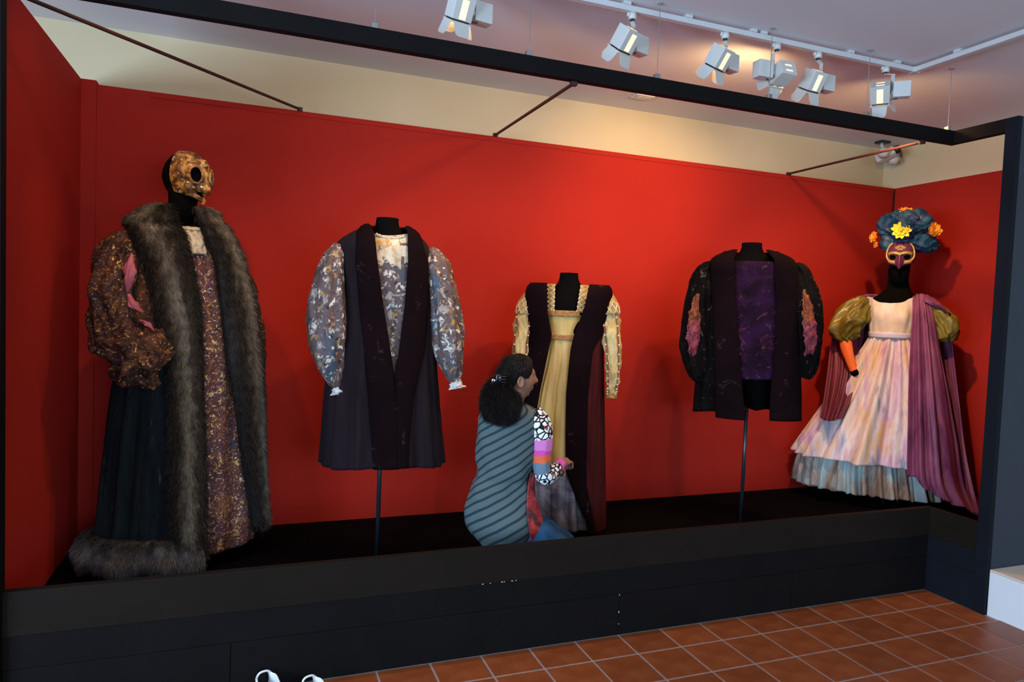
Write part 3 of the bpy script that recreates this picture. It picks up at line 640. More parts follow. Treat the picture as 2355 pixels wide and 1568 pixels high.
def head_fn(c, fwd, dims, chin=.30):
    f = np.array([fwd[0], fwd[1], 0.]); f /= np.linalg.norm(f); r = np.array([f[1], -f[0], 0]); u = np.array([0, 0, 1.])
    def fn(lon, lat, off=0.):
        lon, lat = np.broadcast_arrays(np.asarray(lon, float), np.asarray(lat, float)); off = np.asarray(off)
        lo = np.clip(-np.sin(lat), 0, 1); x = np.sin(lon) * np.cos(lat) * (dims[0] * (1 - chin * lo ** 1.5) + off); y = np.cos(lon) * np.cos(lat) * (dims[1] * (1 - .12 * lo) + off) + .012 * lo; z = np.sin(lat) * (dims[2] + off)
        return np.array(c) + x[..., None] * r + y[..., None] * f + z[..., None] * u
    return fn
def head_mesh(name, mat, parent, fn, n=36, m=26):
    lon = np.linspace(0, 2 * pi, n, endpoint=False); lat = np.linspace(-1.5, 1.5, m); LO, LA = np.meshgrid(lon, lat)
    return mk(name, fn(LO, LA).reshape(-1, 3), grid_faces(m, n, True) + [tuple(range(n))[::-1], tuple(range((m - 1) * n, m * n))], mat, parent, True)
def mask_mesh(name, mat, parent, fn, lon, lat, off, eyes, nu=72, nv=60, th=.004, edge=None):
    lo = np.radians(np.linspace(-lon, lon, nu)); la = np.radians(np.linspace(lat[0], lat[1], nv)); LO, LA = np.meshgrid(lo, la)
    if edge is not None: LA = edge(LO, LA)
    V = fn(LO, LA, off(np.degrees(LO), np.degrees(LA))); F = []
    for f in grid_faces(nv, nu):
        j, i = divmod(f[0], nu); a, b = np.degrees(LO[j, i] + LO[j, min(i + 1, nu - 1)]) / 2, np.degrees(LA[j, i] + LA[min(j + 1, nv - 1), i]) / 2
        if any(((a - e[0]) / e[2]) ** 2 + ((b - e[1]) / e[3]) ** 2 < 1 for e in eyes): continue
        F.append(f[::-1])
    return solid(mk(name, V.reshape(-1, 3), F, mat, parent, True), th)
def stand(fig, px_base, top_z, label, pole_px=None, head=False, neck_prof=None, cap=True):
    """black mannequin on a pole and a round foot plate"""
    x, y = fig.C0
    t = thing('mannequin', (x, y, ZD), label, 'mannequin', 'black display mannequins inside the costumes')
    lathe('foot_plate', M['deck'], t, [(ZD, .12), (ZD + .006, .12), (ZD + .008, .11)], 32, x, y)
    MB().tube([(x, y, ZD + .012), (x, y, top_z)], .0125, 14).build('pole', M['pole'], t, True)
    return t

# ================================================================== 1. fur-trimmed robe with the gilded mask
f1 = Fig(412, 900, 4.14, [(478, 388, 468), (500, 335, 503), (540, 292, 530), (600, 286, 553), (700, 284, 577), (800, 276, 588), (900, 258, 592), (1000, 245, 594), (1100, 234, 597), (1190, 224, 602), (1262, 204, 600)], .60, .10)
sc = f1.scale
mn = stand(f1, 412, f1.zof(412, 700), 'black mannequin with a head, inside the fur-trimmed robe at the left')
tor = Fig(412, 900, 4.14, [(468, 388, 442), (490, 384, 446), (510, 372, 462), (540, 330, 500), (600, 318, 520), (700, 330, 520), (800, 320, 530)], .62, .055)
tor.panel('torso', M['mannequin'], mn, 468, 800, -pi, pi, 40, 30, th=0)
hc = f1.pt(424, 410, .02)
fw1 = f1.r * math.sin(math.radians(45)) - f1.v * math.cos(math.radians(45))
h1 = head_fn(hc, fw1, (.094, .122, .138), .32)
head_mesh('head', M['mannequin'], mn, h1)
nb = f1.pt(415, 520, .0); nt_ = hc + np.array([0, 0, -.05])
MB().tube([nb, nb * .4 + nt_ * .6, nt_], [.082, .070, .080], 24).build('neck', M['mannequin'], mn, True)
# gilded mask with hollow eyes, bulbous nose and flared upper lip
def off1(a, b):
    o = .014 + 0 * a
    for s in (-1, 1):
        d = np.hypot((a - s * 27) / 15, (b - 2) / 13); o = o + .013 * np.exp(-((d - 1.12) / .28) ** 2) - .008 * np.exp(-(d / .8) ** 2)
        o = o + .020 * np.exp(-(((a - s * 42) / 16) ** 2 + ((b + 24) / 10) ** 2)) + .016 * np.exp(-(((a - s * 22) / 14) ** 2 + ((b - 27) / 7) ** 2))
        o = o + .020 * np.exp(-(((a - s * 13) / 7) ** 2 + ((b + 23) / 7) ** 2))
    o = o + .048 * np.exp(-((a / 9) ** 2 + ((b + 19) / 11) ** 2)) + .030 * np.exp(-((a / 10) ** 2 + ((b - 26) / 10) ** 2)) + .022 * np.exp(-((a / 8) ** 2 + ((b - 4) / 12) ** 2))
    o = o + .046 * np.exp(-((b + 41) / 5) ** 2) * np.exp(-(a / 24) ** 2) - .012 * np.exp(-((b + 33) / 4) ** 2) * np.exp(-(a / 22) ** 2)
    o = o + .0012 * np.sin(a * .55 + np.sin(b * .5) * 2) * np.sin(b * .6) * (b > 10)
    return o
mq = thing('gilded_mask', tuple(hc), 'gilded bronze half mask with round hollow eyes on the black mannequin head', 'mask')
mask_mesh('mask_shell', M['mask_gold'], mq, h1, 87, (-44, 62), off1, [(27, 2, 14.6, 14.2), (-27, 2, 14.6, 14.2), (0, -33, 17, 4.2)], 150, 120, .005,
          edge=lambda lo, la: la + np.radians(9) * np.clip((-np.degrees(la) - 14) / 26, 0, 1) * (np.abs(np.degrees(lo)) / 82) ** 2)
for s in (-1, 1):
    th = np.linspace(0, 2 * pi, 40); p = h1(np.radians(s * 27 + 14.5 * np.cos(th)), np.radians(2 + 15 * np.sin(th)), .030)
    MB().tube(list(p), .0065, 8, False).build('eye_rim', M['mask_gold'], mq, True)
p = [h1(np.radians(0.), np.radians(b_), o_) for b_, o_ in ((-42, .052), (-47, .056), (-51, .055), (-55, .048))]
MB().tube(p, [.012, .009, .006, .002], 10).build('lip_point', M['mask_gold'], mq, True)
# cream lace shirt at the neck
ls_ = thing('lace_shirt', tuple(f1.pt(440, 560, .1)), 'cream crumpled lace shirt front below the gilded mask', 'shirt')
f1.panel('shirt_front', M['lace'], ls_, 524, 585, [(520, 408), (585, 432)], [(520, 466), (585, 476)], 30, 20, off=-.012, fold=lambda a, t: .006 * np.sin(a * 40 + 2 * np.sin(t * 9)), th=.003)
rp = f1.surf(np.full(24, 525.), np.linspace(f1.ang(525, [(0, 406)])[0], f1.ang(525, [(0, 468)])[0], 24), .002)
rp[:, 2] += -.012 * np.sin(np.linspace(0, pi, 24)) + .003 * np.sin(np.linspace(0, 40, 24))
MB().tube(list(rp), .007, 8).build('collar_frill', M['lace'], ls_, True)
# brocade under-gown
ug = thing('brocade_gown', tuple(f1.pt(510, 1290, .1)), 'long gold-flecked plum brocade gown showing down the open robe', 'gown')
LI = [(475, 398), (520, 412), (560, 428), (600, 438), (700, 455), (800, 461), (900, 462), (1000, 466), (1290, 467)]
RI = [(475, 440), (520, 458), (600, 490), (700, 503), (800, 512), (900, 530), (1000, 543), (1100, 556), (1190, 572), (1290, 576)]
pad = lambda e, d: [(q, p_ + d) for q, p_ in e]
f1.panel('gown_front', M['brocade_pink'], ug, 556, 1256, pad(LI, -26), pad(RI, 24), 70, 110, off=-.030, fold=mkfold(11, .026, 3, 1.2, .1), th=.006, hem=lambda a, t: -.012 * np.clip(np.sin(a * 9 + 1), 0, 1) * t ** 6 + .05 * np.clip(a - .35, 0, 2) * t ** 8)
# robe
rb = thing('fur_trimmed_robe', (f1.C0[0], f1.C0[1], ZD + .05), 'long open robe with grey fur collar and hem and puffed brocade sleeves', 'robe')
LO_ = [(475, 350), (500, 325), (520, 302), (560, 318), (600, 342), (700, 362), (800, 384), (900, 394), (1000, 394), (1100, 392), (1200, 398), (1290, 400)]
RO_ = [(475, 470), (500, 498), (540, 528), (600, 551), (700, 576), (800, 587), (900, 591), (1000, 593), (1100, 596), (1190, 602), (1290, 602)]
f1.panel('robe_yoke', M['brocade'], rb, 484, 780, pad(LO_, 12), pad(RO_, -6), 90, 44, wrap=True, fold=mkfold(9, .010, 5), th=.006)
f1.panel('robe_skirt', M['teal_black'], rb, 760, 1250, pad(LO_, 16), pad(RO_, -8), 170, 60, wrap=True, fold=mkfold(17, .022, 8, 1., .25, .3), th=.006, label='dark teal-black pleated skirt of the robe')
kw = dict(off=.006, bulge=.042)
fur_piece('fur_collar', f1, rb, (478, 1250, LO_, LI, 22, 120), kw, 60000, .040, flow=None, seed=3, label='wide grey-brown fur band on the left front edge')
fur_piece('fur_facing', f1, rb, (478, 1212, RI, RO_, 18, 110), dict(off=.004, bulge=.036), 46000, .038, flow=None, seed=4, label='grey-brown fur band on the right front edge')
hf = lambda a, t: -.018 + 0 * a * t
G_, u_g, t_g = f1.grid(1206, 1272, -pi * .75, [(1200, 452), (1300, 462)], 110, 20, off=.012)
bl = np.sqrt(np.clip(1 - (2 * t_g - 1) ** 2, 0, 1)) * (.046 + .012 * np.sin(u_g * 31) + .008 * np.sin(u_g * 67 + 1)); G_[..., 2] += .012 * np.sin(u_g * 23 + 2) * t_g + .008 * np.sin(u_g * 51) * t_g
C_ = np.array([f1.C0[0], f1.C0[1], 0]); rd = G_ - C_; rd[..., 2] = 0; rd /= np.linalg.norm(rd, axis=-1, keepdims=True); G_ = G_ + rd * bl[..., None]
nv_, nu_ = G_.shape[:2]; T_ = np.broadcast_to(t_g, (nv_, nu_)); U_ = np.broadcast_to(u_g, (nv_, nu_))
Gt = np.transpose(G_, (1, 0, 2))[:, ::1]
ho = mk('fur_hem', Gt.reshape(-1, 3), [q[::-1] for q in grid_faces(nu_, nv_)], M['fur_hem'], rb, True, uv=np.stack([T_.T, U_.T], -1).reshape(-1, 2)); solid(ho, .01); ho['label'] = 'grey fur band round the hem'
strands('fur_pile', Gt[::-1], None, 60000, .040, ho, (0, 0, -1), seed=9, mat=M['fur_hem'])
# puffed left sleeve: upper arm, bent and bunched lower sleeve, pink slits
ps = [f1.pt(*q) for q in ((312, 536, .02), (280, 575, .06), (262, 650, .09), (255, 720, .11), (252, 775, .14), (262, 800, .17))]
sleeve('upper_sleeve', M['brocade'], rb, ps, [.05, .105, .115, .115, .112, .09], 72, 80, .11, 2, .9, wl=9)
ps = [f1.pt(*q) for q in ((236, 768, .14), (270, 790, .19), (315, 806, .23), (352, 822, .25), (376, 840, .25))]
sleeve('lower_sleeve', M['brocade'], rb, ps, [.055, .115, .140, .128, .09], 72, 80, .13, 5, .9, wl=10)
ps = [f1.pt(*q) for q in ((290, 830, .16), (330, 862, .20), (352, 880, .20), (362, 890, .20))]
sleeve('cuff_gather', M['brocade'], rb, ps, [.12, .095, .05, .03], 40, 26, .14, 7, .9, wl=10)
for nm, pts_, rr in (('slit', ((303, 582, .175), (299, 612, .20), (297, 640, .20), (292, 672, .185)), [.004, .024, .026, .004]),
                     ('slit', ((296, 676, .19), (308, 700, .205), (330, 718, .19)), [.010, .030, .006]),
                     ('slit', ((322, 736, .235), (340, 745, .25), (354, 760, .24)), [.008, .022, .010])):
    sleeve('pink_slit', M['pink_lining'], rb, [f1.pt(*q) for q in pts_], rr, 28, 26, .16, 3, .5, th=0, cap=True)
ps = [f1.pt(*q) for q in ((560, 640, -.10), (578, 720, -.12), (588, 790, -.12), (592, 840, -.11), (590, 866, -.10))]
sleeve('far_sleeve', M['brocade'], rb, ps, [.05, .06, .055, .05, .03], 30, 30, .14, 11, 1)

# ================================================================== 2. long plum coat over the splashed shirt
f2 = Fig(878, 900, 3.86, [(520, 852, 930), (536, 818, 958), (560, 782, 982), (600, 774, 990), (700, 776, 994), (800, 764, 997), (900, 752, 1003), (1000, 745, 1010), (1064, 740, 1016)], .52, .10)
mn = stand(f2, 878, f2.zof(878, 900), 'black headless mannequin on a pole inside the long plum coat')
t2 = Fig(893, 900, 3.86, [(502, 866, 917, .055), (520, 863, 918, .056), (540, 856, 932, .060), (560, 820, 965, .085), (640, 812, 970, .10), (800, 820, 960, .09)], .5, .055)
t2.panel('torso', M['mannequin'], mn, 502, 800, -pi, pi, 40, 30, th=0)
q = t2.surf(np.full(40, 502.), np.linspace(-pi, pi, 40)); mk('neck_cap', list(q) + [q.mean(0) + (0, 0, .004)], [(i, i + 1, 40) for i in range(39)], M['mannequin'], mn)
sh = thing('splashed_shirt', tuple(f2.pt(895, 860, .1)), 'cream and brown paint-splashed shirt with full sleeves under the plum coat', 'shirt')
LI2 = [(515, 850), (540, 861), (600, 867), (700, 880), (780, 892), (858, 904), (950, 912), (1064, 914)]
RI2 = [(515, 925), (540, 934), (600, 935), (700, 928), (780, 918), (858, 908), (950, 912), (1064, 914)]
f2.panel('shirt_yoke', M['shirt_cream'], sh, 539, 612, pad(LI2, -14), pad(RI2, 14), 60, 16, off=-.026, fold=mkfold(16, .005, 2), th=.004, hem=lambda a, t: (.016 * np.sin(11 * a + 1) + .012 * np.sin(27 * a)) * t ** 2 - .014 * np.cos(a * 2.2) * (1 - t) ** 3, label='cream yoke with a gathered neckline')
f2.panel('shirt_front', M['shirt_paint'], sh, 590, 866, pad(LI2, -16), pad(RI2, 16), 50, 60, off=-.029, fold=mkfold(12, .008, 4), th=.004)
rp = f2.surf(np.full(30, 543.), np.linspace(f2.ang(543, [(0, 862)])[0], f2.ang(543, [(0, 934)])[0], 30), -.020); rp[:, 2] -= .018 * np.sin(np.linspace(0, pi, 30))
MB().tube(list(rp), [.008 + .003 * math.sin(i * 2.1) for i in range(30)], 8).build('neck_gather', M['lace'], sh, True)
s2 = f2.scale
def puff(fig, parent, mat, path, rad, seed, name='sleeve', wr=.10, flat=1.): return sleeve(name, mat, parent, [fig.pt(*q) for q in path], [r * fig.scale for r in rad], 48, 56, wr, seed, flat)
puff(f2, sh, M['shirt_paint'], ((782, 566, .02), (765, 610, .05), (755, 680, .07), (752, 750, .08), (757, 815, .09), (770, 865, .09), (778, 888, .09)), [16, 33, 42, 44, 38, 24, 13], 21, wr=.075)
puff(f2, sh, M['shirt_paint'], ((988, 574, .0), (1005, 610, .03), (1020, 680, .04), (1029, 750, .05), (1035, 815, .05), (1043, 860, .05), (1048, 876, .05)), [14, 28, 35, 38, 34, 21, 12], 22, wr=.075)
for pth in (((777, 884, .09), (779, 895, .09), (781, 905, .09)), ((1047, 872, .05), (1049, 882, .05), (1051, 892, .05))):
    sleeve('cuff_ruffle', M['ruffle'], sh, [f2.pt(*q) for q in pth], [.028, .034, .044], 40, 12, .16, 4, 1)
ct = thing('plum_coat', (f2.C0[0], f2.C0[1], f2.zof(878, 1066)), 'long sleeveless plum-black coat with wide velvet lapels, second costume from left', 'coat')
LO2 = [(515, 838), (540, 828), (600, 824), (700, 832), (800, 842), (900, 850), (1064, 862)]
RO2 = [(515, 940), (540, 958), (600, 976), (700, 977), (800, 968), (900, 944), (1000, 934), (1064, 932)]
f2.panel('coat_body', M['plum_wool'], ct, 523, 1066, pad(LO2, 12), pad(RO2, -8), 150, 70, wrap=True, fold=mkfold(15, .016, 31, 1.1, .1, .2), th=.006, hem=lambda a, t: .010 * np.sin(3 * a + 1) * t ** 6)
f2.panel('lapel', M['velvet'], ct, 519, 1062, LO2, LI2, 24, 70, off=.008, bulge=.010, th=.008)
f2.panel('lapel', M['velvet'], ct, 522, 1060, RI2, RO2, 24, 70, off=.012, bulge=.010, th=.008)
q = f2.surf(np.full(40, 524.), np.linspace(pi / 2 * .9, 2 * pi - pi / 2 * .9, 40), .006); MB().tube(list(q), .016, 8).build('collar_roll', M['velvet'], ct, True)

# ================================================================== 3. gold gown under the open velvet over-gown
f3 = Fig(1303, 900, 4.10, [(654, 1228, 1392), (668, 1216, 1400), (700, 1213, 1398), (760, 1218, 1384), (800, 1218, 1384), (900, 1212, 1385), (1000, 1208, 1386), (1100, 1206, 1387), (1213, 1205, 1388)], .55, .10)
mn = stand(f3, 1303, f3.zof(1303, 900), 'black headless mannequin inside the mustard gold gown')
t3 = Fig(1306, 900, 4.10, [(628, 1287, 1331), (645, 1284, 1333), (660, 1276, 1342), (690, 1250, 1362), (720, 1246, 1366), (800, 1252, 1358)], .62, .05)
t3.panel('torso', M['mannequin'], mn, 628, 800, -pi, pi, 40, 26, th=0, off=-.004)
q = t3.surf(np.full(40, 628.), np.linspace(-pi, pi, 40)); mk('neck_cap', list(q) + [q.mean(0) + (0, 0, .004)], [(i, i + 1, 40) for i in range(39)], M['mannequin'], mn)
gg = thing('gold_gown', (f3.C0[0], f3.C0[1], ZD + .03), 'mustard gold silk gown with beaded sleeves and a smoky grey hem', 'gown')
b3 = Fig(1300, 900, 4.10, [(655, 1258, 1356), (700, 1246, 1360), (718, 1246, 1358), (770, 1252, 1348), (800, 1250, 1350), (900, 1226, 1352), (1000, 1212, 1356), (1075, 1206, 1358), (1150, 1202, 1358), (1213, 1200, 1362)], .62, .06)
b3.panel('bodice', M['gold_silk'], gg, 724, 774, -1.35, 1.35, 44, 14, off=.004, fold=mkfold(14, .003, 2), th=.004)
b3.panel('skirt', M['ombre'], gg, 778, 1206, -pi, pi, 150, 100, off=.006, fold=mkfold(13, .024, 17, .7, .12, .5), th=.004, label='mustard skirt dip-dyed smoky grey towards the hem')
b3.panel('neck_braid', M['gold_trim'], gg, 714, 728, [(700, 1262), (740, 1262)], [(700, 1331), (740, 1331)], 30, 6, off=.010, th=.006)
b3.panel('waist_braid', M['gold_trim'], gg, 769, 781, -1.2, 1.2, 40, 6, off=.012, th=.006)
def strap(pl, pr):
    o = b3.panel('neck_strap', M['lattice'], gg, 655, 718, pl, pr, 10, 16, off=.008, th=.004)
    for py_ in np.linspace(658, 714, 7):
        for e in (pl, pr):
            a = b3.ang([py_], e)[0]; c = b3.surf(np.array([py_]), np.array([a]), .013)[0]
            bm = bmesh.new(); bmesh.ops.create_icosphere(bm, subdivisions=1, radius=.0055); b = MB(); b.bm(bm, Matrix.Translation(Vector(c))); b.build('pearl', M['pearl'], o, True)
    for k_ in range(5):
        y0, y1 = 658 + k_ * 12, 670 + k_ * 12
        for (e0, e1) in ((pl, pr), (pr, pl)):
            a0, a1 = b3.ang([y0], e0)[0], b3.ang([y1], e1)[0]; p_ = b3.surf(np.linspace(y0, y1, 5), np.linspace(a0, a1, 5), .012); MB().tube(list(p_), .0018, 5).build('lattice_cord', M['pearl'], o, True)
strap([(650, 1264), (718, 1263)], [(650, 1279), (718, 1277)])
strap([(650, 1334), (718, 1324)], [(650, 1352), (718, 1338)])
def beaded_sleeve(path, rad, seed, lines, capr):
    pts_ = [f3.pt(*q) for q in path]; rr = [r * f3.scale for r in rad]
    o = sleeve('sleeve', M['gold_sleeve'], gg, pts_, rr, 48, 90, .085, seed, 1, wl=22)
    o2 = sleeve('shoulder_net', M['lattice'], gg, [f3.pt(*q) for q in capr[0]], [r * f3.scale for r in capr[1]], 30, 20, .02, 1, 1)
    K = np.column_stack([np.linspace(0, 1, len(pts_)), np.array(pts_), rr]); Q = cr(K, np.linspace(.06, .96, 40)); 
    for sl in lines:
        ln_ = np.array([q_[:3] + f3_dir(sl) * q_[3] * 1.05 for q_ in Q]); MB().tube(list(ln_), .0042, 6).build('seam_cord', M['cord_red'], o, True)
        for k_ in range(0, 40, 3):
            bm = bmesh.new(); bmesh.ops.create_icosphere(bm, subdivisions=1, radius=.0062); b = MB(); b.bm(bm, Matrix.Translation(Vector(ln_[k_] + f3_dir(sl) * .003))); b.build('pearl', M['pearl'], o, True)
    cf_ = [f3.pt(path[-1][0] - 1, path[-1][1] - 7, path[-1][2]), f3.pt(path[-1][0], path[-1][1], path[-1][2]), f3.pt(path[-1][0], path[-1][1] + 7, path[-1][2])]
    sleeve('cuff', M['gold_trim'], gg, cf_, [rad[-1] * f3.scale * 1.05, rad[-1] * f3.scale * 1.1, rad[-1] * f3.scale * 1.15], 24, 8, .05, 3, 1, th=.006)
    for k_ in range(10):
        a0 = k_ * .63; cap_ = cr(np.column_stack([np.linspace(0, 1, len(capr[0])), np.array([f3.pt(*q) for q in capr[0]]), [r * f3.scale for r in capr[1]]]), np.linspace(.05, .95, 8))
        for sg in (1, -1):
            p_ = np.array([q_[:3] + (f3_dir(sg * (a0 + i * .22) - pi)) * q_[3] * 1.07 for i, q_ in enumerate(cap_)]); MB().tube(list(p_), .0020, 5).build('lattice_cord', M['pearl'], o2, True)
    return o
def f3_dir(a): return np.array([f3.r[0] * math.sin(a) - f3.v[0] * math.cos(a), f3.r[1] * math.sin(a) - f3.v[1] * math.cos(a), 0])
beaded_sleeve(((1396, 690, .0), (1402, 730, .02), (1408, 790, .04), (1410, 850, .06), (1408, 890, .07), (1406, 908, .07)), [20, 22, 21, 17, 14, 12], 41, (-.75, .65), (((1386, 672, 0), (1397, 695, .01), (1402, 725, .02)), [12, 22, 24]))
beaded_sleeve(((1216, 690, .0), (1206, 730, .02), (1200, 790, .04), (1196, 850, .05), (1196, 890, .06), (1198, 905, .06)), [19, 22, 21, 17, 14, 12], 42, (-.75, .65), (((1222, 672, 0), (1214, 695, .01), (1208, 725, .02)), [12, 21, 23]))
og = thing('velvet_overgown', (f3.C0[0], f3.C0[1], ZD + .02), 'open sleeveless oxblood velvet over-gown worn over the gold gown', 'over-gown')
f3.panel('front_panel', M['velvet'], og, 655, 1213, [(650, 1228), (668, 1217), (700, 1214), (800, 1219), (900, 1213), (1213, 1205)], [(650, 1262), (718, 1263), (770, 1272), (840, 1258), (900, 1246), (1000, 1230), (1213, 1222)], 18, 60, off=.012, bulge=.008, th=.008)
LI3 = [(650, 1352), (700, 1342), (770, 1318), (800, 1312), (900, 1303), (1000, 1302), (1070, 1303), (1130, 1325), (1180, 1345), (1240, 1352)]
f3.panel('front_panel', M['velvet'], og, 655, 1213, LI3, [(650, 1392), (668, 1400), (700, 1397), (760, 1378), (800, 1356), (900, 1346), (1000, 1344), (1100, 1342), (1150, 1352), (1213, 1362)], 20, 60, off=.016, bulge=.008, th=.008)
f3.panel('side_panel', M['velvet_red'], og, 700, 1213, [(700, 1390), (760, 1370), (800, 1352), (900, 1342), (1000, 1340), (1100, 1338), (1213, 1356)], pi * .62, 34, 60, off=.006, fold=mkfold(12, .008, 4), th=.006, label='dark red velvet side')
f3.panel('back_panel', M['velvet_red'], og, 657, 1210, -1.45, 1.45, 70, 50, wrap=True, off=.004, fold=mkfold(12, .014, 6), th=.006)

# ================================================================== 4. short dark coat with slashed sleeves
f4 = Fig(1722, 850, 3.87, [(578, 1688, 1766), (590, 1652, 1806), (606, 1634, 1828), (640, 1628, 1836), (700, 1624, 1838), (800, 1612, 1838), (900, 1602, 1838), (958, 1598, 1838)], .52, .10)
mn = stand(f4, 1722, f4.zof(1722, 900), 'black headless mannequin on a pole inside the short dark coat')
t4 = Fig(1729, 850, 3.87, [(559, 1706, 1753), (575, 1704, 1754), (590, 1690, 1766), (612, 1662, 1798), (700, 1660, 1800), (800, 1680, 1790), (860, 1700, 1775), (900, 1708, 1768), (938, 1714, 1764)], .62, .055)
t4.panel('torso', M['mannequin'], mn, 559, 938, -pi, pi, 40, 40, th=0)
q = t4.surf(np.full(40, 559.), np.linspace(-pi, pi, 40)); mk('neck_cap', list(q) + [q.mean(0) + (0, 0, .004)], [(i, i + 1, 40) for i in range(39)], M['mannequin'], mn)
q = t4.surf(np.full(40, 938.), np.linspace(-pi, pi, 40)); mk('hip_cap', list(q) + [q.mean(0) + (0, 0, -.02)], [(i + 1, i, 40) for i in range(39)], M['mannequin'], mn)
db = thing('violet_doublet', tuple(f4.pt(1738, 860, .1)), 'crushed violet velvet doublet front inside the short dark coat', 'doublet')
f4.panel('doublet_front', M['violet'], db, 604, 862, [(600, 1668), (860, 1690)], [(600, 1802), (860, 1792)], 50, 60, off=-.022, fold=mkfold(8, .010, 12), th=.005, hem=lambda a, t: -.02 * np.cos(a * 2) * t ** 8)
cg = thing('dark_short_coat', (f4.C0[0], f4.C0[1], f4.zof(1722, 962)), 'short charcoal coat with velvet fronts and slashed puffed sleeves', 'coat')
LO4 = [(575, 1676), (600, 1640), (700, 1644), (800, 1648), (900, 1650), (960, 1652)]; LI4 = [(575, 1700), (600, 1690), (700, 1694), (800, 1700), (900, 1709), (960, 1714)]
RI4 = [(575, 1756), (600, 1778), (700, 1782), (800, 1778), (900, 1768), (960, 1766)]; RO4 = [(575, 1778), (600, 1822), (700, 1828), (800, 1832), (900, 1836), (960, 1836)]
f4.panel('coat_body', M['dark_brocade'], cg, 580, 950, pad(LO4, 10), pad(RO4, -6), 130, 46, wrap=True, fold=mkfold(13, .014, 51, 1.1, .1, .2), th=.006, hem=lambda a, t: .02 * np.sin(2 * a + 2) * t ** 6)
f4.panel('velvet_front', M['velvet'], cg, 578, 962, LO4, LI4, 22, 60, off=.010, bulge=.012, th=.008)
f4.panel('velvet_front', M['velvet'], cg, 578, 955, RI4, RO4, 22, 60, off=.010, bulge=.012, th=.008)
q = f4.surf(np.full(40, 584.), np.linspace(pi / 2 * .8, 2 * pi - pi / 2 * .8, 40), .004); MB().tube(list(q), .018, 8).build('collar_roll', M['dark_brocade'], cg, True)
def slashed(path, rad, slit, srad, seed):
    pts_ = [f4.pt(*q) for q in path]
    sleeve('puffed_sleeve', M['dark_brocade'], cg, pts_, [r * f4.scale for r in rad], 48, 56, .10, seed, 1)
    n = len(slit); sl = [f4.pt(*q) for q in slit]; sr = [q * f4.scale for q in srad]; h_ = (n + 1) // 2
    K = np.column_stack([np.linspace(0, 1, n), np.array(sl), sr]); ctr = cr(np.column_stack([np.linspace(0, 1, n), np.array(slit)]), np.linspace(0, 1, 24)); wd_ = np.interp(np.linspace(0, 1, 24), np.linspace(0, 1, n), srad)
    for k_ in range(6):
        Q = cr(K, np.linspace(max(0, k_ / 6 - .05), min(1, (k_ + 1) / 6 + .07), 6)); w_ = Q[:, 3] * (1, 1.15, 1.2, 1.15, 1.05, .75)
        sleeve('slit_lining', M['ruffle_orange'] if k_ < 3 else M['ruffle_pink'], cg, list(Q[:, :3] + np.array([0, 0, .0])), list(w_), 44, 26, .17, seed + k_, .42, th=0, cap=True, wl=6)
    for sg in (-1, 1):   # hemmed edges of the slit
        e_ = np.sin(np.linspace(0, pi, 24)) ** .6 * wd_ * 1.12
        MB().tube([f4.pt(c_[0] + sg * q_, c_[1], c_[2] - .012) for c_, q_ in zip(ctr, e_)], .011, 8).build('slit_edge', M['dark_brocade'], cg, True)
slashed(((1640, 606, .0), (1620, 630, .03), (1606, 690, .05), (1602, 760, .06), (1603, 820, .06), (1608, 858, .06), (1615, 876, .06)), [10, 24, 33, 35, 33, 25, 14],
        [(1608, 676, .13), (1603, 708, .145), (1599, 745, .155), (1597, 785, .15), (1594, 824, .12)], [8, 14, 17, 16, 8], 61)
slashed(((1828, 610, -.02), (1845, 632, .0), (1854, 690, .02), (1859, 760, .03), (1858, 820, .03), (1852, 852, .03), (1846, 868, .03)), [10, 20, 29, 31, 29, 22, 13],
        [(1852, 666, .075), (1858, 702, .10), (1863, 742, .115), (1866, 786, .115), (1861, 838, .08)], [6, 12, 16, 16, 8], 67)

# ================================================================== 5. pastel dress with the purple mask and flower headdress
f5 = Fig(2048, 900, 4.02, [(684, 1994, 2104), (700, 1996, 2106), (740, 2000, 2102), (776, 2002, 2094)], .62, .06)
mn = stand(f5, 2048, f5.zof(2048, 760), 'black mannequin with a head, inside the pastel dress at the right')
t5 = Fig(2062, 900, 4.02, [(618, 2040, 2096), (640, 2042, 2092), (658, 2041, 2094), (676, 2022, 2104), (690, 2000, 2118), (720, 1998, 2108), (776, 2006, 2090)], .68, .06)
t5.panel('torso', M['mannequin'], mn, 618, 776, -pi, pi, 40, 30, th=0, off=-.006)
hc5 = f5.pt(2072, 589, .03); tw = math.radians(-4)
fw5 = f5.r * math.sin(tw) - f5.v * math.cos(tw)
h5 = head_fn(hc5, fw5, (.094, .110, .125), .30)
head_mesh('head', M['mannequin'], mn, h5)
MB().tube([f5.pt(2068, 650, .0), f5.pt(2070, 625, .01), hc5 + np.array([0, 0, -.06])], [.062, .062, .07], 24).build('neck', M['mannequin'], mn, True)
def off5(a, b):
    o = .012 + 0 * a
    for s in (-1, 1):
        d = np.hypot((a - s * 30) / 20, (b + 8) / 10); o = o - .006 * np.exp(-(d / .8) ** 2) + .004 * np.exp(-(((a - s * 45) / 18) ** 2 + ((b + 26) / 9) ** 2))
    wd = np.clip(6 + (-b) * .12, 4, 12); nose = np.clip((6 - b) / 40, 0, 1)
    o = o + (.010 + .024 * nose) * np.exp(-(a / wd) ** 2) * (1 / (1 + np.exp((b - 4) / 4)))
    return o + .008 * np.exp(-((b - 6) / 5) ** 2) * np.exp(-(a / 45) ** 4)
pm = thing('purple_mask', tuple(hc5), 'aubergine half mask edged with gilt braid under the flower headdress', 'mask')
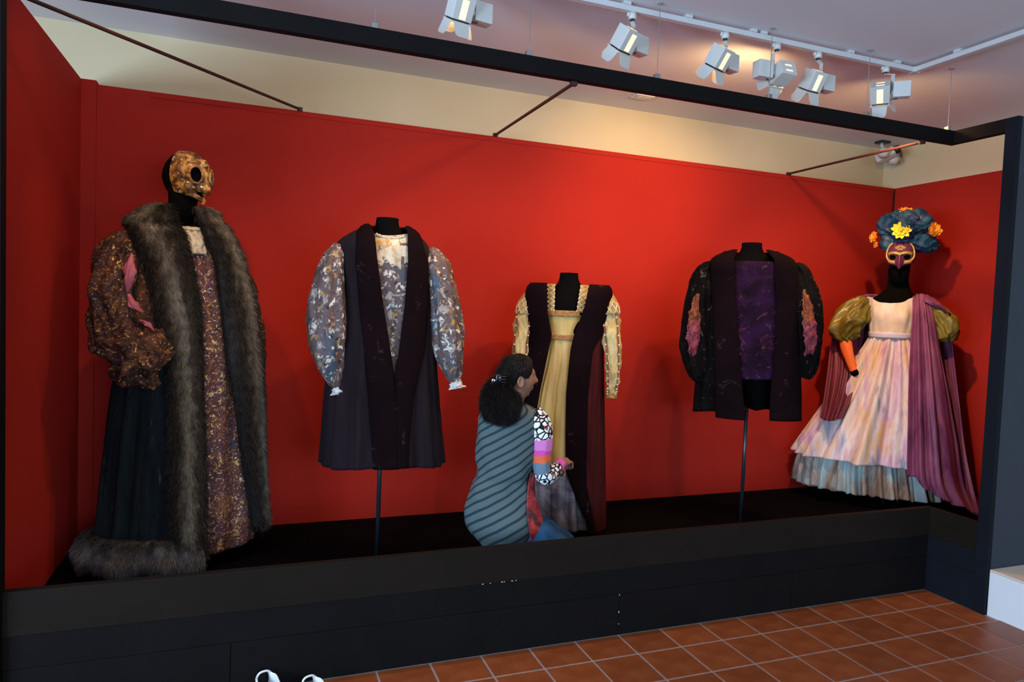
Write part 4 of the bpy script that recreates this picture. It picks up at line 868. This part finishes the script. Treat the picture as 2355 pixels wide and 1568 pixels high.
mask_mesh('mask_shell', M['mask_purple'], pm, h5, 80, (-40, 50), off5, [(30, -8, 15, 7.5), (-30, -8, 15, 7.5)], 100, 80, .004,
          edge=lambda lo, la: la + np.radians(13) * np.clip(-np.degrees(la) - 14, 0, 40) / 24 * np.clip(np.abs(np.degrees(lo)) / 70, 0, 1.1))
def on5(a, b, e=.006): return h5(np.radians(a), np.radians(b), off5(np.asarray(a, float), np.asarray(b, float)) + e)
def ribbon(name, A, Bq, wv, m, parent, th=.004):
    A = np.array(A, float); Bq = np.array(Bq, float); dA, dB = np.gradient(A), np.gradient(Bq); n_ = np.hypot(dA, dB); nx, ny = -dB / n_, dA / n_
    V = np.concatenate([on5(A + nx * wv, Bq + ny * wv, .003), on5(A, Bq, .007), on5(A - nx * wv, Bq - ny * wv, .003)]); k_ = len(A)
    return solid(mk(name, V, [(j * k_ + i, j * k_ + i + 1, (j + 1) * k_ + i + 1, (j + 1) * k_ + i) for j in range(2) for i in range(k_ - 1)], m, parent), th, 0)
br = cr(np.array([(0, -46, 3), (1, -30, 6), (2, -14, 5), (3, 0, 1.5), (4, 14, 5), (5, 30, 6), (6, 46, 3)]), np.linspace(0, 6, 50)); ribbon('brow_braid', br[:, 0], br[:, 1], 4.4, M['gilt'], pm)
for s in (-1, 1):
    q = cr(np.array([(0, s * 46, 44), (1, s * 58, 28), (2, s * 60, 8), (3, s * 57, -8), (4, s * 46, -18), (5, s * 32, -21), (6, s * 20, -23)]), np.linspace(0, 6, 60)); o = ribbon('cheek_braid', q[:, 0], q[:, 1], 4.4, M['gilt'], pm)
    for i in range(22, 60, 4):
        p_ = on5(q[i, 0] + s * (2.5 if i < 40 else 0), q[i, 1] - (3.8 if i > 34 else 1), .004); bm = bmesh.new(); bmesh.ops.create_icosphere(bm, subdivisions=1, radius=.0048); b = MB(); b.bm(bm, Matrix.Translation(Vector(p_))); b.build('braid_bobble', M['gilt'], o, True)
crown = np.array([(-17, 20), (-20, 25), (-12, 22), (-14, 28), (-7, 22), (-6, 31), (0, 24), (6, 31), (7, 22), (14, 28), (12, 22), (20, 25), (17, 20), (10, 19), (6, 15), (0, 19), (-6, 15), (-10, 19), (-17, 20)], float)
q = cr(np.column_stack([np.arange(len(crown)), crown]), np.linspace(0, len(crown) - 1, 110)); MB().tube(list(on5(q[:, 0], q[:, 1], .006)), .0026, 6).build('crown_ornament', M['gilt'], pm, True)
hd5 = thing('flower_headdress', tuple(hc5 + np.array([0, 0, .09])), 'tall peacock-blue tulle headdress pinned with yellow and orange silk flowers', 'headdress')
def puffball(c, rx, ry, rz, seed, name='tulle_puff'):
    rg = np.random.default_rng(seed); bm = bmesh.new(); bmesh.ops.create_icosphere(bm, subdivisions=4, radius=1); ph = rg.uniform(0, 6.28, 9); V = []
    for v in bm.verts:
        n_ = v.co; d = 1 + .10 * math.sin(5 * n_.x + ph[0] + 3 * n_.y) + .09 * math.sin(7 * n_.z + ph[1] + 4 * n_.x) + .07 * math.sin(11 * n_.y + ph[2] + 6 * n_.z) + .05 * math.sin(17 * n_.x + ph[3] - 9 * n_.z) + .03 * math.sin(26 * n_.z + ph[4] + 12 * n_.y)
        q_ = (n_.x * rx * d, n_.y * ry * d, n_.z * rz * d); v.co = Vector((c[0] + f5.r[0] * q_[0] - f5.v[0] * q_[1], c[1] + f5.r[1] * q_[0] - f5.v[1] * q_[1], c[2] + q_[2]))
    b = MB(); b.bm(bm); return b.build(name, M['tulle'], hd5, True)
for k_, (px_, py_, d_, rx, rz) in enumerate([(2042, 520, .05, .070, .080), (2085, 512, .04, .105, .090), (2116, 510, .02, .085, .095), (2050, 556, .02, .080, .085), (2124, 558, .02, .095, .075), (2080, 545, -.03, .14, .11), (2058, 503, .03, .075, .055), (2140, 566, .0, .055, .050), (2078, 530, .10, .085, .070)]):
    puffball(f5.pt(px_, py_, d_), rx, rx * .95, rz, 100 + k_)
def flower(px_, py_, d_, R_, mat, facing, rings, seed, label):
    c = f5.pt(px_, py_, d_); n_ = f5.r * facing[0] - f5.v * facing[1]; n_ = np.array([n_[0], n_[1], facing[2]]); n_ /= np.linalg.norm(n_)
    a_ = np.cross([0, 0, 1], n_); a_ /= np.linalg.norm(a_); b_ = np.cross(n_, a_); rg = np.random.default_rng(seed)
    hub = thing('flower', tuple(np.array(c) - np.array(wloc(hd5)))); hub.parent = hd5; hub['label'] = label
    # the flower is one part (its heart) carrying the petals
    bpy.data.objects.remove(hub)
    bm = bmesh.new(); bmesh.ops.create_icosphere(bm, subdivisions=2, radius=R_ * .17); b = MB(); b.bm(bm, Matrix.Translation(Vector(c + n_ * .012))); hub = b.build('flower', mat, hd5, True); hub['label'] = label
    for (cnt, rr, tilt, ww) in rings:
        for k_ in range(cnt):
            th = 2 * pi * (k_ + rg.uniform(-.15, .15)) / cnt + rr * 3; e = a_ * math.cos(th) + b_ * math.sin(th); s_ = np.cross(n_, e); tl = tilt + rg.uniform(-.12, .12); L_ = R_ * rr * rg.uniform(.9, 1.1)
            V = []; nl, nw = 7, 5
            for i in range(nl):
                q_ = i / (nl - 1); wdt = ww * R_ * (math.sin(pi * min(1, q_ * .86 + .08)) ** .7) * (1 if i < nl - 1 else .35)
                rad_ = L_ * q_; hgt = L_ * (math.sin(tl) * q_ - .35 * q_ * q_ * math.sin(tl)) + .004
                for j in range(nw):
                    x_ = (j / (nw - 1) - .5) * 2; V.append(c + e * rad_ * math.cos(tl * .7) + s_ * x_ * wdt + n_ * (hgt + .010 * x_ * x_ * q_ + .004 * math.sin(9 * q_ + seed)))
            o = mk('petal', V, grid_faces(nl, nw), mat, hub, True); solid(o, .0015, 0)
flower(2073, 531, .165, .070, M['yellow_petal'], (0, 1, .25), [(10, 1.0, .25, .26), (9, .72, .6, .22), (6, .42, 1.0, .16)], 3, 'large yellow silk flower on the front')
flower(2145, 530, .09, .058, M['orange_petal'], (.75, 1, .2), [(8, 1., .35, .38), (7, .72, .75, .34), (5, .45, 1.1, .26)], 5, 'orange silk flower on the right side')
flower(2014, 545, .07, .046, M['orange_petal'], (-1, .7, .1), [(8, 1., .35, .36), (6, .7, .8, .32), (4, .4, 1.1, .24)], 7, 'small orange silk flower on the left side')
flower(2018, 560, .05, .036, M['orange_petal'], (-1, .5, -.2), [(7, 1., .4, .36), (5, .6, .9, .30)], 9, 'orange silk flower low on the left side')
flower(2084, 490, .02, .058, M['orange_petal'], (.1, .5, 1), [(8, 1., .35, .36), (6, .7, .8, .32), (4, .4, 1.1, .24)], 11, 'orange silk flower on the top')
# dress
dr = thing('pastel_dress', (f5.C0[0], f5.C0[1], ZD + .12), 'cream and mauve painted silk dress with olive puffed sleeves and teal underskirt', 'dress')
NK = lambda a, t: -.030 * np.exp(-(a / .75) ** 4) * (1 - t) ** 2 * 1.6
f5.panel('bodice', M['bodice'], dr, 682, 770, -pi, pi, 90, 30, off=.004, fold=lambda a, t: .022 * np.exp(-((t - .5) / .28) ** 2) * (np.exp(-((a - .45) / .32) ** 2) + np.exp(-((a + .45) / .32) ** 2)) + .002 * np.sin(a * 14), th=.004, hem=NK)
f5.panel('waistband', M['waist'], dr, 765, 779, -pi, pi, 60, 6, off=.010, th=.004)
k5 = Fig(2048, 900, 4.02, [(776, 2003, 2094), (800, 1990, 2102), (850, 1958, 2118), (900, 1927, 2133), (950, 1895, 2147), (1000, 1862, 2160), (1056, 1826, 2176)], .50, .06)
def gathers(a, t):
    return (.008 + .048 * t ** .6) * (.5 * np.cos(15 * a + 1.3 * np.sin(3 * a + 2)) + .28 * np.cos(26 * a + 1.1 + 2 * t + np.sin(4 * a)) + .5 * np.cos(7 * a + .4 + .8 * np.sin(2 * a)))
k5.panel('skirt', M['skirt'], dr, 776, 1056, -pi, pi, 260, 90, off=.004, fold=gathers, th=.003)
u5 = Fig(2048, 900, 4.02, [(1000, 1866, 2156), (1056, 1828, 2172), (1100, 1820, 2180), (1130, 1819, 2184)], .50, .06)
u5.panel('underskirt', M['underskirt'], dr, 1010, 1128, -pi, pi, 320, 40, off=-.065, fold=lambda a, t: (.006 + .040 * t) * (.6 * np.cos(31 * a + np.sin(5 * a)) + .4 * np.cos(52 * a + 1) + .4 * np.cos(13 * a + 2)), th=.003, hem=lambda a, t: .010 * np.cos(31 * a + np.sin(5 * a)) * t)
def puffs(path, rad, seed, flat=1.): return sleeve('puffed_sleeve', M['olive'], dr, [f5.pt(*q) for q in path], [r * f5.scale for r in rad], 64, 60, .15, seed, flat, wl=6)
puffs(((1996, 692, .0), (1980, 706, .03), (1960, 728, .05), (1948, 752, .06), (1944, 772, .06), (1945, 784, .06)), [14, 30, 38, 37, 30, 18], 71)
puffs(((2112, 696, -.02), (2138, 712, -.02), (2158, 736, -.01), (2170, 758, .0), (2174, 776, .0), (2174, 786, .0)), [14, 26, 31, 29, 24, 15], 77)
ar = [f5.pt(*q) for q in ((1944, 774, .06), (1947, 800, .08), (1956, 832, .10), (1964, 856, .11))]
gl = thing('orange_arm', tuple(ar[0]), 'bright orange stuffed sleeve arm hanging out of the olive puffed sleeve', 'sleeve')
sleeve('arm_tube', M['glove'], gl, ar, [.050, .046, .036, .030], 28, 26, .03, 5, 1, cap=True)
sleeve('wrist_cap', M['mannequin'], gl, [f5.pt(1963, 852, .11), f5.pt(1967, 860, .112), f5.pt(1970, 864, .113)], [.030, .029, .018], 20, 8, 0, 1, 1, cap=True, th=0)
# cape: gathered on the right shoulder, falling to the deck, and the part hanging behind the left arm
cp = thing('plum_cape', tuple(f5.pt(2180, 1150, .0)), 'mauve plum silk cape falling from the right shoulder to the deck', 'cape')
wv = lambda n, a_, s: (lambda u, t: a_ * (.3 + .7 * t) * (np.sin(n * 2 * pi * u + s + .8 * t + 1.2 * np.sin(5 * u + s)) + .5 * np.sin(n * 3.4 * pi * u + 2 * s + 1.5 * np.sin(3 * u + t))))
sheet('front_fall', M['cape'], cp, [[f5.pt(*q) for q in row] for row in (
    ((2101, 682, .03), (2112, 676, .05), (2126, 678, .05), (2140, 684, .03)), ((2100, 720, .12), (2116, 718, .14), (2134, 724, .13), (2152, 736, .08)),
    ((2096, 790, .16), (2118, 790, .19), (2142, 796, .19), (2164, 810, .12)), ((2092, 880, .24), (2122, 884, .28), (2152, 892, .27), (2182, 900, .16)),
    ((2090, 990, .32), (2126, 1000, .36), (2164, 1010, .33), (2202, 1014, .18)), ((2089, 1080, .37), (2130, 1094, .42), (2174, 1110, .38), (2218, 1116, .20)),
    ((2096, 1092, .375), (2140, 1132, .42), (2196, 1160, .38), (2246, 1182, .22)))], 110, 90, .003, wv(4, .020, .5))
sheet('shoulder_drape', M['cape'], cp, [[f5.pt(*q) for q in row] for row in (
    ((2104, 680, .02), (2122, 675, .02), (2146, 684, .0)), ((2118, 690, .08), (2142, 690, .09), (2166, 702, .06)), ((2140, 700, .10), (2166, 706, .08), (2184, 722, .02)), ((2170, 716, .06), (2186, 722, .02), (2188, 730, -.06)))], 40, 30, .003, wv(3, .006, 1))
sheet('back_fall', M['cape'], cp, [[f5.pt(*q) for q in row] for row in (
    ((2118, 684, -.06), (2160, 700, -.08), (2186, 722, -.06)), ((2120, 780, -.10), (2164, 790, -.10), (2192, 800, -.06)), ((2120, 900, -.10), (2174, 908, -.08), (2206, 920, .0)),
    ((2130, 1020, -.06), (2190, 1030, -.04), (2222, 1050, .06)), ((2140, 1130, .0), (2206, 1150, .04), (2252, 1188, .14)))], 60, 60, .003, wv(5, .014, 2))
sheet('left_fall', M['cape_dark'], cp, [[f5.pt(*q) for q in row] for row in (
    ((2002, 690, -.06), (1970, 680, -.06), (1940, 700, -.05)), ((1990, 760, -.08), (1940, 760, -.06), (1914, 770, -.02)), ((1975, 850, .0), (1936, 850, .10), (1902, 860, .10)), ((1955, 920, .14), (1922, 925, .22), (1893, 930, .20)), ((1932, 962, .22), (1910, 968, .28), (1887, 962, .26)))], 50, 50, .003, wv(4, .012, 4))
sheet('back_yoke', M['cape'], cp, [[f5.pt(*q) for q in row] for row in (
    ((1952, 690, -.05), (2000, 676, -.09), (2060, 684, -.12), (2110, 678, -.09), (2160, 694, -.06)), ((1945, 720, -.07), (2000, 720, -.13), (2060, 720, -.14), (2110, 720, -.13), (2170, 720, -.08)), ((1940, 800, -.08), (2000, 800, -.14), (2060, 800, -.15), (2110, 800, -.14), (2180, 800, -.08)))], 60, 30, .003, wv(5, .006, 3))

# ================================================================== 6. the woman kneeling at the gold gown
M['skin'] = paint('brown_skin', (.30, .135, .075), .5, .08, 14, bs=.05)
M['hair'] = patchy('black_brown_hair', [(.3, (.006, .0045, .004)), (.6, (.012, .009, .008)), (.8, (.020, .015, .012))], 30, rough=.6, spec=.15, bs=0)
M['denim'] = patchy('blue_denim', [(.3, (.010, .050, .125)), (.6, (.018, .085, .20)), (.8, (.030, .115, .24))], 9, rough=.8, bs=.4, bscale=220, spec=.2)
def stripe_mat():
    m, nt, b, N, L = nmat('teal_grey_striped_jersey'); t = N.new('ShaderNodeTexCoord'); s = N.new('ShaderNodeSeparateXYZ'); L.new(t.outputs['UV'], s.inputs[0])
    v = mth(nt, 'SUBTRACT', mth(nt, 'MULTIPLY', s.outputs[1], .86), mth(nt, 'MULTIPLY', s.outputs[0], .50))
    v = mth(nt, 'ADD', v, mth(nt, 'MULTIPLY', mth(nt, 'SUBTRACT', noise(nt, coord(nt), 4, 2), .5), .022))
    f = mth(nt, 'FRACT', mth(nt, 'DIVIDE', v, .0445)); c = ramp(nt, f, [(.0, (.017, .038, .052)), (.24, (.017, .038, .052)), (.32, (.092, .122, .118)), (.94, (.092, .122, .118)), (1., (.017, .038, .052))])
    L.new(c, b.inputs['Base Color']); b.inputs['Roughness'].default_value = .85; b.inputs['Specular IOR Level'].default_value = .2; bump(nt, b, noise(nt, coord(nt), 260, 2), .2, .002); return m
M['stripe'] = stripe_mat()
def band_mat(name, bands, fl):
    """printed sleeve: colour bands along the sleeve, outlined blossoms on the white ones"""
    m, nt, b, N, L = nmat(name); t = N.new('ShaderNodeTexCoord'); s = N.new('ShaderNodeSeparateXYZ'); L.new(t.outputs['UV'], s.inputs[0])
    v = mth(nt, 'ADD', s.outputs[1], mth(nt, 'MULTIPLY', mth(nt, 'SUBTRACT', noise(nt, coord(nt), 18, 1), .5), .05))
    c = ramp(nt, v, bands, 'CONSTANT'); msk = ramp(nt, v, fl, 'CONSTANT')
    co = coord(nt); d = vor(nt, co, 30, 'DISTANCE_TO_EDGE'); d2 = vor(nt, co, 17)
    ln = ramp(nt, d, [(.0, (0, 0, 0)), (.085, (0, 0, 0)), (.12, (1, 1, 1))]); dot = ramp(nt, d2, [(.16, (0, 0, 0)), (.22, (1, 1, 1))])
    pat = mix(nt, 1., ln, dot, 'MULTIPLY'); r2 = ramp(nt, noise(nt, co, 24, 2), [(.60, (.80, .82, .82)), (.64, (.42, .08, .03))]); c2 = mix(nt, pat, (.006, .007, .010), r2)
    L.new(mix(nt, msk, c, c2), b.inputs['Base Color']); b.inputs['Roughness'].default_value = .75; b.inputs['Specular IOR Level'].default_value = .2; return m
M['sleeve_print'] = band_mat('printed_patchwork_sleeve', [(0, (.8, .8, .8)), (.28, (.62, .19, .46)), (.36, (.66, .07, .33)), (.41, (.72, .13, .05)), (.47, (.13, .19, .24)), (.60, (.8, .8, .8)), (.93, (.60, .10, .42))],
                             [(0, (1, 1, 1)), (.28, (0, 0, 0)), (.60, (1, 1, 1)), (.93, (0, 0, 0))])
M['tie_dye'] = patchy('red_tie_dyed_jersey', [(.3, (.030, .045, .050)), (.42, (.09, .02, .02)), (.55, (.52, .045, .045)), (.72, (.62, .15, .17))], 9, rough=.8)
M['clip_black'] = paint('black_plastic_clip', (.010, .010, .011), .2, .1, 30, bs=0); M['chrome'] = paint('chrome_clip_end', (.8, .8, .8), .12, .02, 10, metal=1, bs=0)
M['eye_white'] = paint('eye_white', (.75, .72, .68), .2, .02, 10, bs=0)
w6 = Fig(1165, 1050, 3.62, [(928, 1134, 1208), (942, 1114, 1232), (965, 1104, 1240), (1000, 1100, 1236), (1050, 1098, 1230), (1080, 1097, 1222), (1105, 1090, 1220), (1140, 1080, 1224), (1180, 1073, 1236), (1212, 1078, 1242), (1238, 1100, 1232)], .70, .06)
wp = thing('person', (w6.C0[0] + .12, w6.C0[1], ZD), 'person in a striped teal top and jeans kneeling before the gold gown', 'person')
# body: closed overlapping volumes fused into one skin by a voxel remesh
BV, BF = [], []
def vol(V, F):
    n = len(BV); BV.extend([tuple(q) for q in V]); BF.extend([tuple(i + n for i in f) for f in F])
def limb(pts, rad, n=18, m=22):
    tt = np.linspace(0, 1, len(pts)); Q = cr(np.column_stack([tt, np.array(pts), rad]), np.linspace(0, 1, m)); V, F = tube_mesh(Q[:, :3], Q[:, 3], n); vol(V, F)
    for e in (0, -1):
        bm = bmesh.new(); bmesh.ops.create_icosphere(bm, subdivisions=2, radius=Q[e, 3]); vol([tuple(np.array(v.co) + Q[e, :3]) for v in bm.verts], [tuple(v.index for v in f.verts) for f in bm.faces]); bm.free()
py_ = np.linspace(930, 1236, 30); A_ = np.broadcast_to(np.linspace(0, 2 * pi, 32, endpoint=False), (30, 32)); G_ = w6.surf(py_, A_, -.022)
vol(G_.reshape(-1, 3), grid_faces(30, 32, True) + [tuple(range(32))[::-1], tuple(range(29 * 32, 30 * 32))])
hc6 = w6.pt(1192, 868, -.01); fv6 = w6.r * math.cos(math.radians(14)) + w6.v * math.sin(math.radians(14))
h6 = head_fn(hc6, fv6, (.073, .094, .112), .34)
LO6, LA6 = np.meshgrid(np.linspace(-pi, pi, 72, endpoint=False), np.linspace(-1.5, 1.5, 60)); a6, b6 = np.degrees(LO6), np.degrees(LA6)
g = lambda a0, b0, sa, sb: np.exp(-(((a6 - a0) / sa) ** 2 + ((b6 - b0) / sb) ** 2))
face = .026 * g(0, -9, 8, 7) + .012 * g(0, 2, 7, 9) + .006 * g(0, 17, 40, 7) - .008 * (g(24, 5, 10, 6) + g(-24, 5, 10, 6)) + .010 * g(0, -29, 16, 3.5) + .009 * g(0, -36, 14, 3.5) - .004 * g(0, -32.5, 18, 1.6) + .012 * g(0, -56, 22, 9) + .006 * (g(42, -12, 16, 12) + g(-42, -12, 16, 12))
vol(h6(LO6, LA6, face).reshape(-1, 3), grid_faces(60, 72, True) + [tuple(range(72))[::-1], tuple(range(59 * 72, 60 * 72))])
for s in (-1, 1):   # ears
    c = h6(np.radians(s * 92.), np.radians(-8.), .004); th = np.linspace(0, 2 * pi, 26); up = np.array([0, 0, 1.]); bk = -np.array([fv6[0], fv6[1], 0]); o_ = np.array([w6.v[0], w6.v[1], 0]) * (0) + np.cross(up, np.array([fv6[0], fv6[1], 0])) * (s)
    sd = np.array([fv6[1], -fv6[0], 0]) * s
    pts_ = [c + up * .027 * math.sin(t_) + bk * (.016 * math.cos(t_) + .006) + sd * (.010 + .004 * math.cos(t_)) for t_ in th]
    V, F = tube_mesh(pts_, [.0065] * 26, 8, False); vol(V, F)
    bm = bmesh.new(); bmesh.ops.create_icosphere(bm, subdivisions=2, radius=1)
    vol([tuple(c + sd * (.004 + .006 * v.co.x) + up * .022 * v.co.z + bk * (.006 + .012 * v.co.y)) for v in bm.verts], [tuple(v.index for v in f.verts) for f in bm.faces]); bm.free()
limb([w6.pt(1168, 950, -.01), w6.pt(1180, 925, -.01), w6.pt(1190, 895, -.01)], [.066, .056, .055])
hipR, hipL = w6.pt(1172, 1204, .0), w6.pt(1176, 1204, -.12)
kneR, kneL = w6.pt(1308, 1282, .02), w6.pt(1296, 1262, -.20)
ankR, ankL = w6.pt(1160, 1298, .0), w6.pt(1170, 1278, -.16)
for h_, k_, an in ((hipR, kneR, ankR), (hipL, kneL, ankL)):
    k_[2] = ZD + .068; an[2] = ZD + .045
    limb([h_, h_ * .5 + k_ * .5 + (0, 0, .012), k_], [.100, .088, .060]); limb([k_, k_ * .6 + an * .4, an], [.056, .058, .040]); tdir = an - k_; tdir /= np.linalg.norm(tdir)
    limb([an, an + tdir * .08 - (0, 0, .012), an + tdir * .17 - (0, 0, .022)], [.040, .038, .026])
shR, elR, wrR = w6.pt(1236, 962, .0), w6.pt(1248, 1092, .02), w6.pt(1288, 1068, -.10)
limb([shR, shR * .5 + elR * .5, elR], [.052, .046, .038]); limb([elR, elR * .5 + wrR * .5, wrR], [.038, .034, .025])
shL, elL, wrL = w6.pt(1118, 965, -.12), w6.pt(1160, 1070, -.26), w6.pt(1262, 1080, -.26)
limb([shL, shL * .5 + elL * .5, elL], [.050, .044, .037]); limb([elL, elL * .5 + wrL * .5, wrL], [.037, .032, .024])
def hand(wr, fw_, side):
    """palm, four bent fingers of unequal length and a thumb leaving the side of the palm, closed on a fold of cloth"""
    f_ = np.array(fw_, float); f_ /= np.linalg.norm(f_); s_ = np.cross(f_, [0, 0, 1]); s_ /= np.linalg.norm(s_); n_ = np.cross(s_, f_) * -1; s_ = s_ * side
    pc_ = wr + f_ * .045; limb([wr, wr + f_ * .03, wr + f_ * .07], [.024, .030, .028], 14, 10)
    for k_, (o_, L_) in enumerate(((-.030, .066), (-.010, .076), (.010, .072), (.029, .056))):
        b_ = wr + f_ * .075 + s_ * o_; p1 = b_ + f_ * L_ * .42 + n_ * .006; p2 = p1 + f_ * L_ * .18 + n_ * L_ * .36; p3 = p2 - f_ * L_ * .16 + n_ * L_ * .28
        limb([b_ - f_ * .02, b_, p1, p2, p3], [.0095, .0095, .0088, .0080, .0070], 10, 16)
    b_ = wr + f_ * .025 - s_ * .028; limb([b_, b_ - s_ * .022 + f_ * .018 + n_ * .010, b_ - s_ * .016 + f_ * .046 + n_ * .022, b_ + f_ * .062 + n_ * .026 - s_ * .004], [.013, .011, .0095, .0080], 10, 14)
hand(wrR, np.array([w6.r[0] * .5 + w6.v[0] * .85, w6.r[1] * .5 + w6.v[1] * .85, .05]), 1)
hand(wrL, np.array([w6.r[0] * .7 + w6.v[0] * .7, w6.r[1] * .7 + w6.v[1] * .7, .0]), -1)
bo = mk('body', BV, BF, M['skin'], wp, True)
rm = bo.modifiers.new('fuse', 'REMESH'); rm.mode = 'VOXEL'; rm.voxel_size = .0055; rm.use_smooth_shade = True
sm = bo.modifiers.new('relax', 'SMOOTH'); sm.factor = .5; sm.iterations = 3
for s in (-1, 1):
    bm = bmesh.new(); bmesh.ops.create_uvsphere(bm, u_segments=14, v_segments=10, radius=.0100); b = MB(); b.bm(bm, Matrix.Translation(Vector(h6(np.radians(s * 23.), np.radians(5.), -.019)))); b.build('eye', M['eye_white'], wp, True)
# hair: cap, frizzy ponytail and a claw clip
def hair_edge(lo):
    d = np.degrees(np.abs(lo)); return np.interp(d, [0, 38, 52, 66, 78, 92, 104, 118, 140, 180], [52, 32, 14, 2, 3, 4, -2, -24, -40, -42])
n_, m_ = 96, 40; lo_ = np.linspace(-pi, pi, n_); LOh = np.broadcast_to(lo_, (m_, n_)); tq = np.linspace(0, 1, m_)[:, None]; LAh = np.radians(hair_edge(lo_)[None, :] * (1 - tq) + 89 * tq)
Gh = h6(LOh, LAh, .005 + .016 * np.clip(tq * 5, 0, 1) + .003 * np.sin(LOh * 34 + 5 * LAh))
hr = mk('hair', Gh.reshape(-1, 3), [q[::-1] for q in grid_faces(m_, n_)], M['hair'], wp, True); solid(hr, .012)
def fr(G, cnt, ln, fl, seed, lift, wd=.0006): return strands('hair_strands', G, None, cnt, ln, hr, fl, wd, seed, lift, M['hair'])
fr(Gh[:, ::-1], 14000, .022, (-fv6[0], -fv6[1], -.3), 61, .12)
pp = [w6.pt(*q) for q in ((1160, 876, .06), (1146, 892, .08), (1146, 916, .10), (1158, 944, .10), (1170, 964, .09))]
tt = np.linspace(0, 1, 30); Q = cr(np.column_stack([np.linspace(0, 1, 5), np.array(pp), [.030, .062, .098, .098, .050]]), tt); p_, T_, N_, B_ = frames(Q[:, :3]); aa = np.linspace(0, 2 * pi, 41); rgp = np.random.default_rng(4)
Rr = Q[:, 3][:, None] * (1 + .10 * np.sin(6 * aa + 9 * tt[:, None]) + .07 * np.sin(11 * aa - 13 * tt[:, None])); Gp = p_[:, None] + Rr[..., None] * (np.cos(aa)[None, :, None] * N_[:, None] + .8 * np.sin(aa)[None, :, None] * B_[:, None])
pt_ = mk('ponytail', Gp.reshape(-1, 3), grid_faces(30, 41), M['hair'], hr, True)
# flow outward from the axis
strands('ponytail_curls', Gp, None, 42000, .034, hr, None, .0006, 62, .30, M['hair'], .75)
strands('ponytail_curls', Gp[:, ::-1], None, 42000, .040, hr, None, .0006, 63, .45, M['hair'], .95)
b = MB(); c = w6.pt(1145, 874, .115); q = Matrix.Translation(Vector(c)) @ Matrix.Rotation(math.atan2(w6.r[1], w6.r[0]), 4, 'Z'); b.box(-.012, .020, -.016, .016, -.032, .032, .006, q)
for k_ in range(4): b.tube([q @ Vector((.01, -.016, -.024 + .016 * k_)), q @ Vector((.034, -.026, -.026 + .016 * k_)), q @ Vector((.050, -.012, -.026 + .016 * k_))], .0035, 6)
cl = b.build('claw_clip', M['clip_black'], wp, True)
MB().box(-.034, -.012, -.012, .012, -.018, .006, .004, q).build('clip_end', M['chrome'], cl, True)
# striped top
tp = w6
def wfold(a, t): return .007 * np.sin(3 * a + 14 * t + 1) * t + .010 * np.exp(-((t - .50) / .05) ** 2) * np.sin(2 * a + 1) - .008 * np.exp(-((t - .55) / .03) ** 2) + .006 * np.sin(7 * a - 18 * t) * t * (1 - t) * 2
G_, u_g, t_g = w6.grid(928, 1239, -pi, pi, 110, 90, off=.004, fold=wfold, hem=lambda a, t: (-.022 * np.cos(a + .5) + .004 * np.sin(9 * a)) * t ** 6)
ang_ = np.broadcast_to(-pi + 2 * pi * u_g, G_.shape[:2]); uvw = np.stack([ang_ * .175, G_[..., 2]], -1)
to = mk('striped_top', G_.reshape(-1, 3), grid_faces(*G_.shape[:2]), M['stripe'], wp, True, uv=uvw.reshape(-1, 2)); solid(to, .004)
q = w6.surf(np.full(40, 929.), np.linspace(-pi, pi, 40), .006); MB().tube(list(q), .006, 8, False).build('neck_rib', M['stripe'], to, True)
w6.panel('side_panel', M['tie_dye'], to, 1078, 1228, [(1078, 1212), (1110, 1206), (1150, 1204), (1180, 1206), (1228, 1214)], pi * .62, 24, 50, off=.020, th=.003, label='red tie-dyed side panel')
ap = [w6.pt(*q) for q in ((1226, 946, .0), (1240, 972, .02), (1246, 1010, .03), (1245, 1052, .035), (1247, 1082, .04), (1256, 1096, .03), (1272, 1084, -.03), (1290, 1064, -.10))]
so = sleeve('sleeve', M['sleeve_print'], wp, ap, [.050, .066, .063, .054, .049, .050, .044, .036], 36, 64, .03, 14, 1)
ap = [w6.pt(*q) for q in ((1140, 962, -.12), (1136, 990, -.18), (1146, 1040, -.24), (1164, 1074, -.27), (1210, 1078, -.27), (1258, 1080, -.26))]
sleeve('sleeve', M['sleeve_print'], wp, ap, [.048, .060, .052, .048, .042, .034], 36, 50, .03, 15, 1)
# jeans
BVj, BFj = BV, BF; BV, BF = [], []
for h_, k_, an in ((hipR, kneR, ankR), (hipL, kneL, ankL)):
    limb([h_, h_ * .5 + k_ * .5 + (0, 0, .012), k_], [.098, .096, .070], 24, 26); limb([k_, k_ * .6 + an * .4, an], [.064, .066, .050], 20, 20)
limb([w6.pt(1158, 1200, .0), w6.pt(1160, 1200, -.05), w6.pt(1166, 1200, -.10)], [.105, .115, .105], 24, 16)
jo = mk('jeans', BV, BF, M['denim'], wp, True); rm = jo.modifiers.new('fuse', 'REMESH'); rm.mode = 'VOXEL'; rm.voxel_size = .007; rm.use_smooth_shade = True
sm = jo.modifiers.new('relax', 'SMOOTH'); sm.factor = .5; sm.iterations = 4
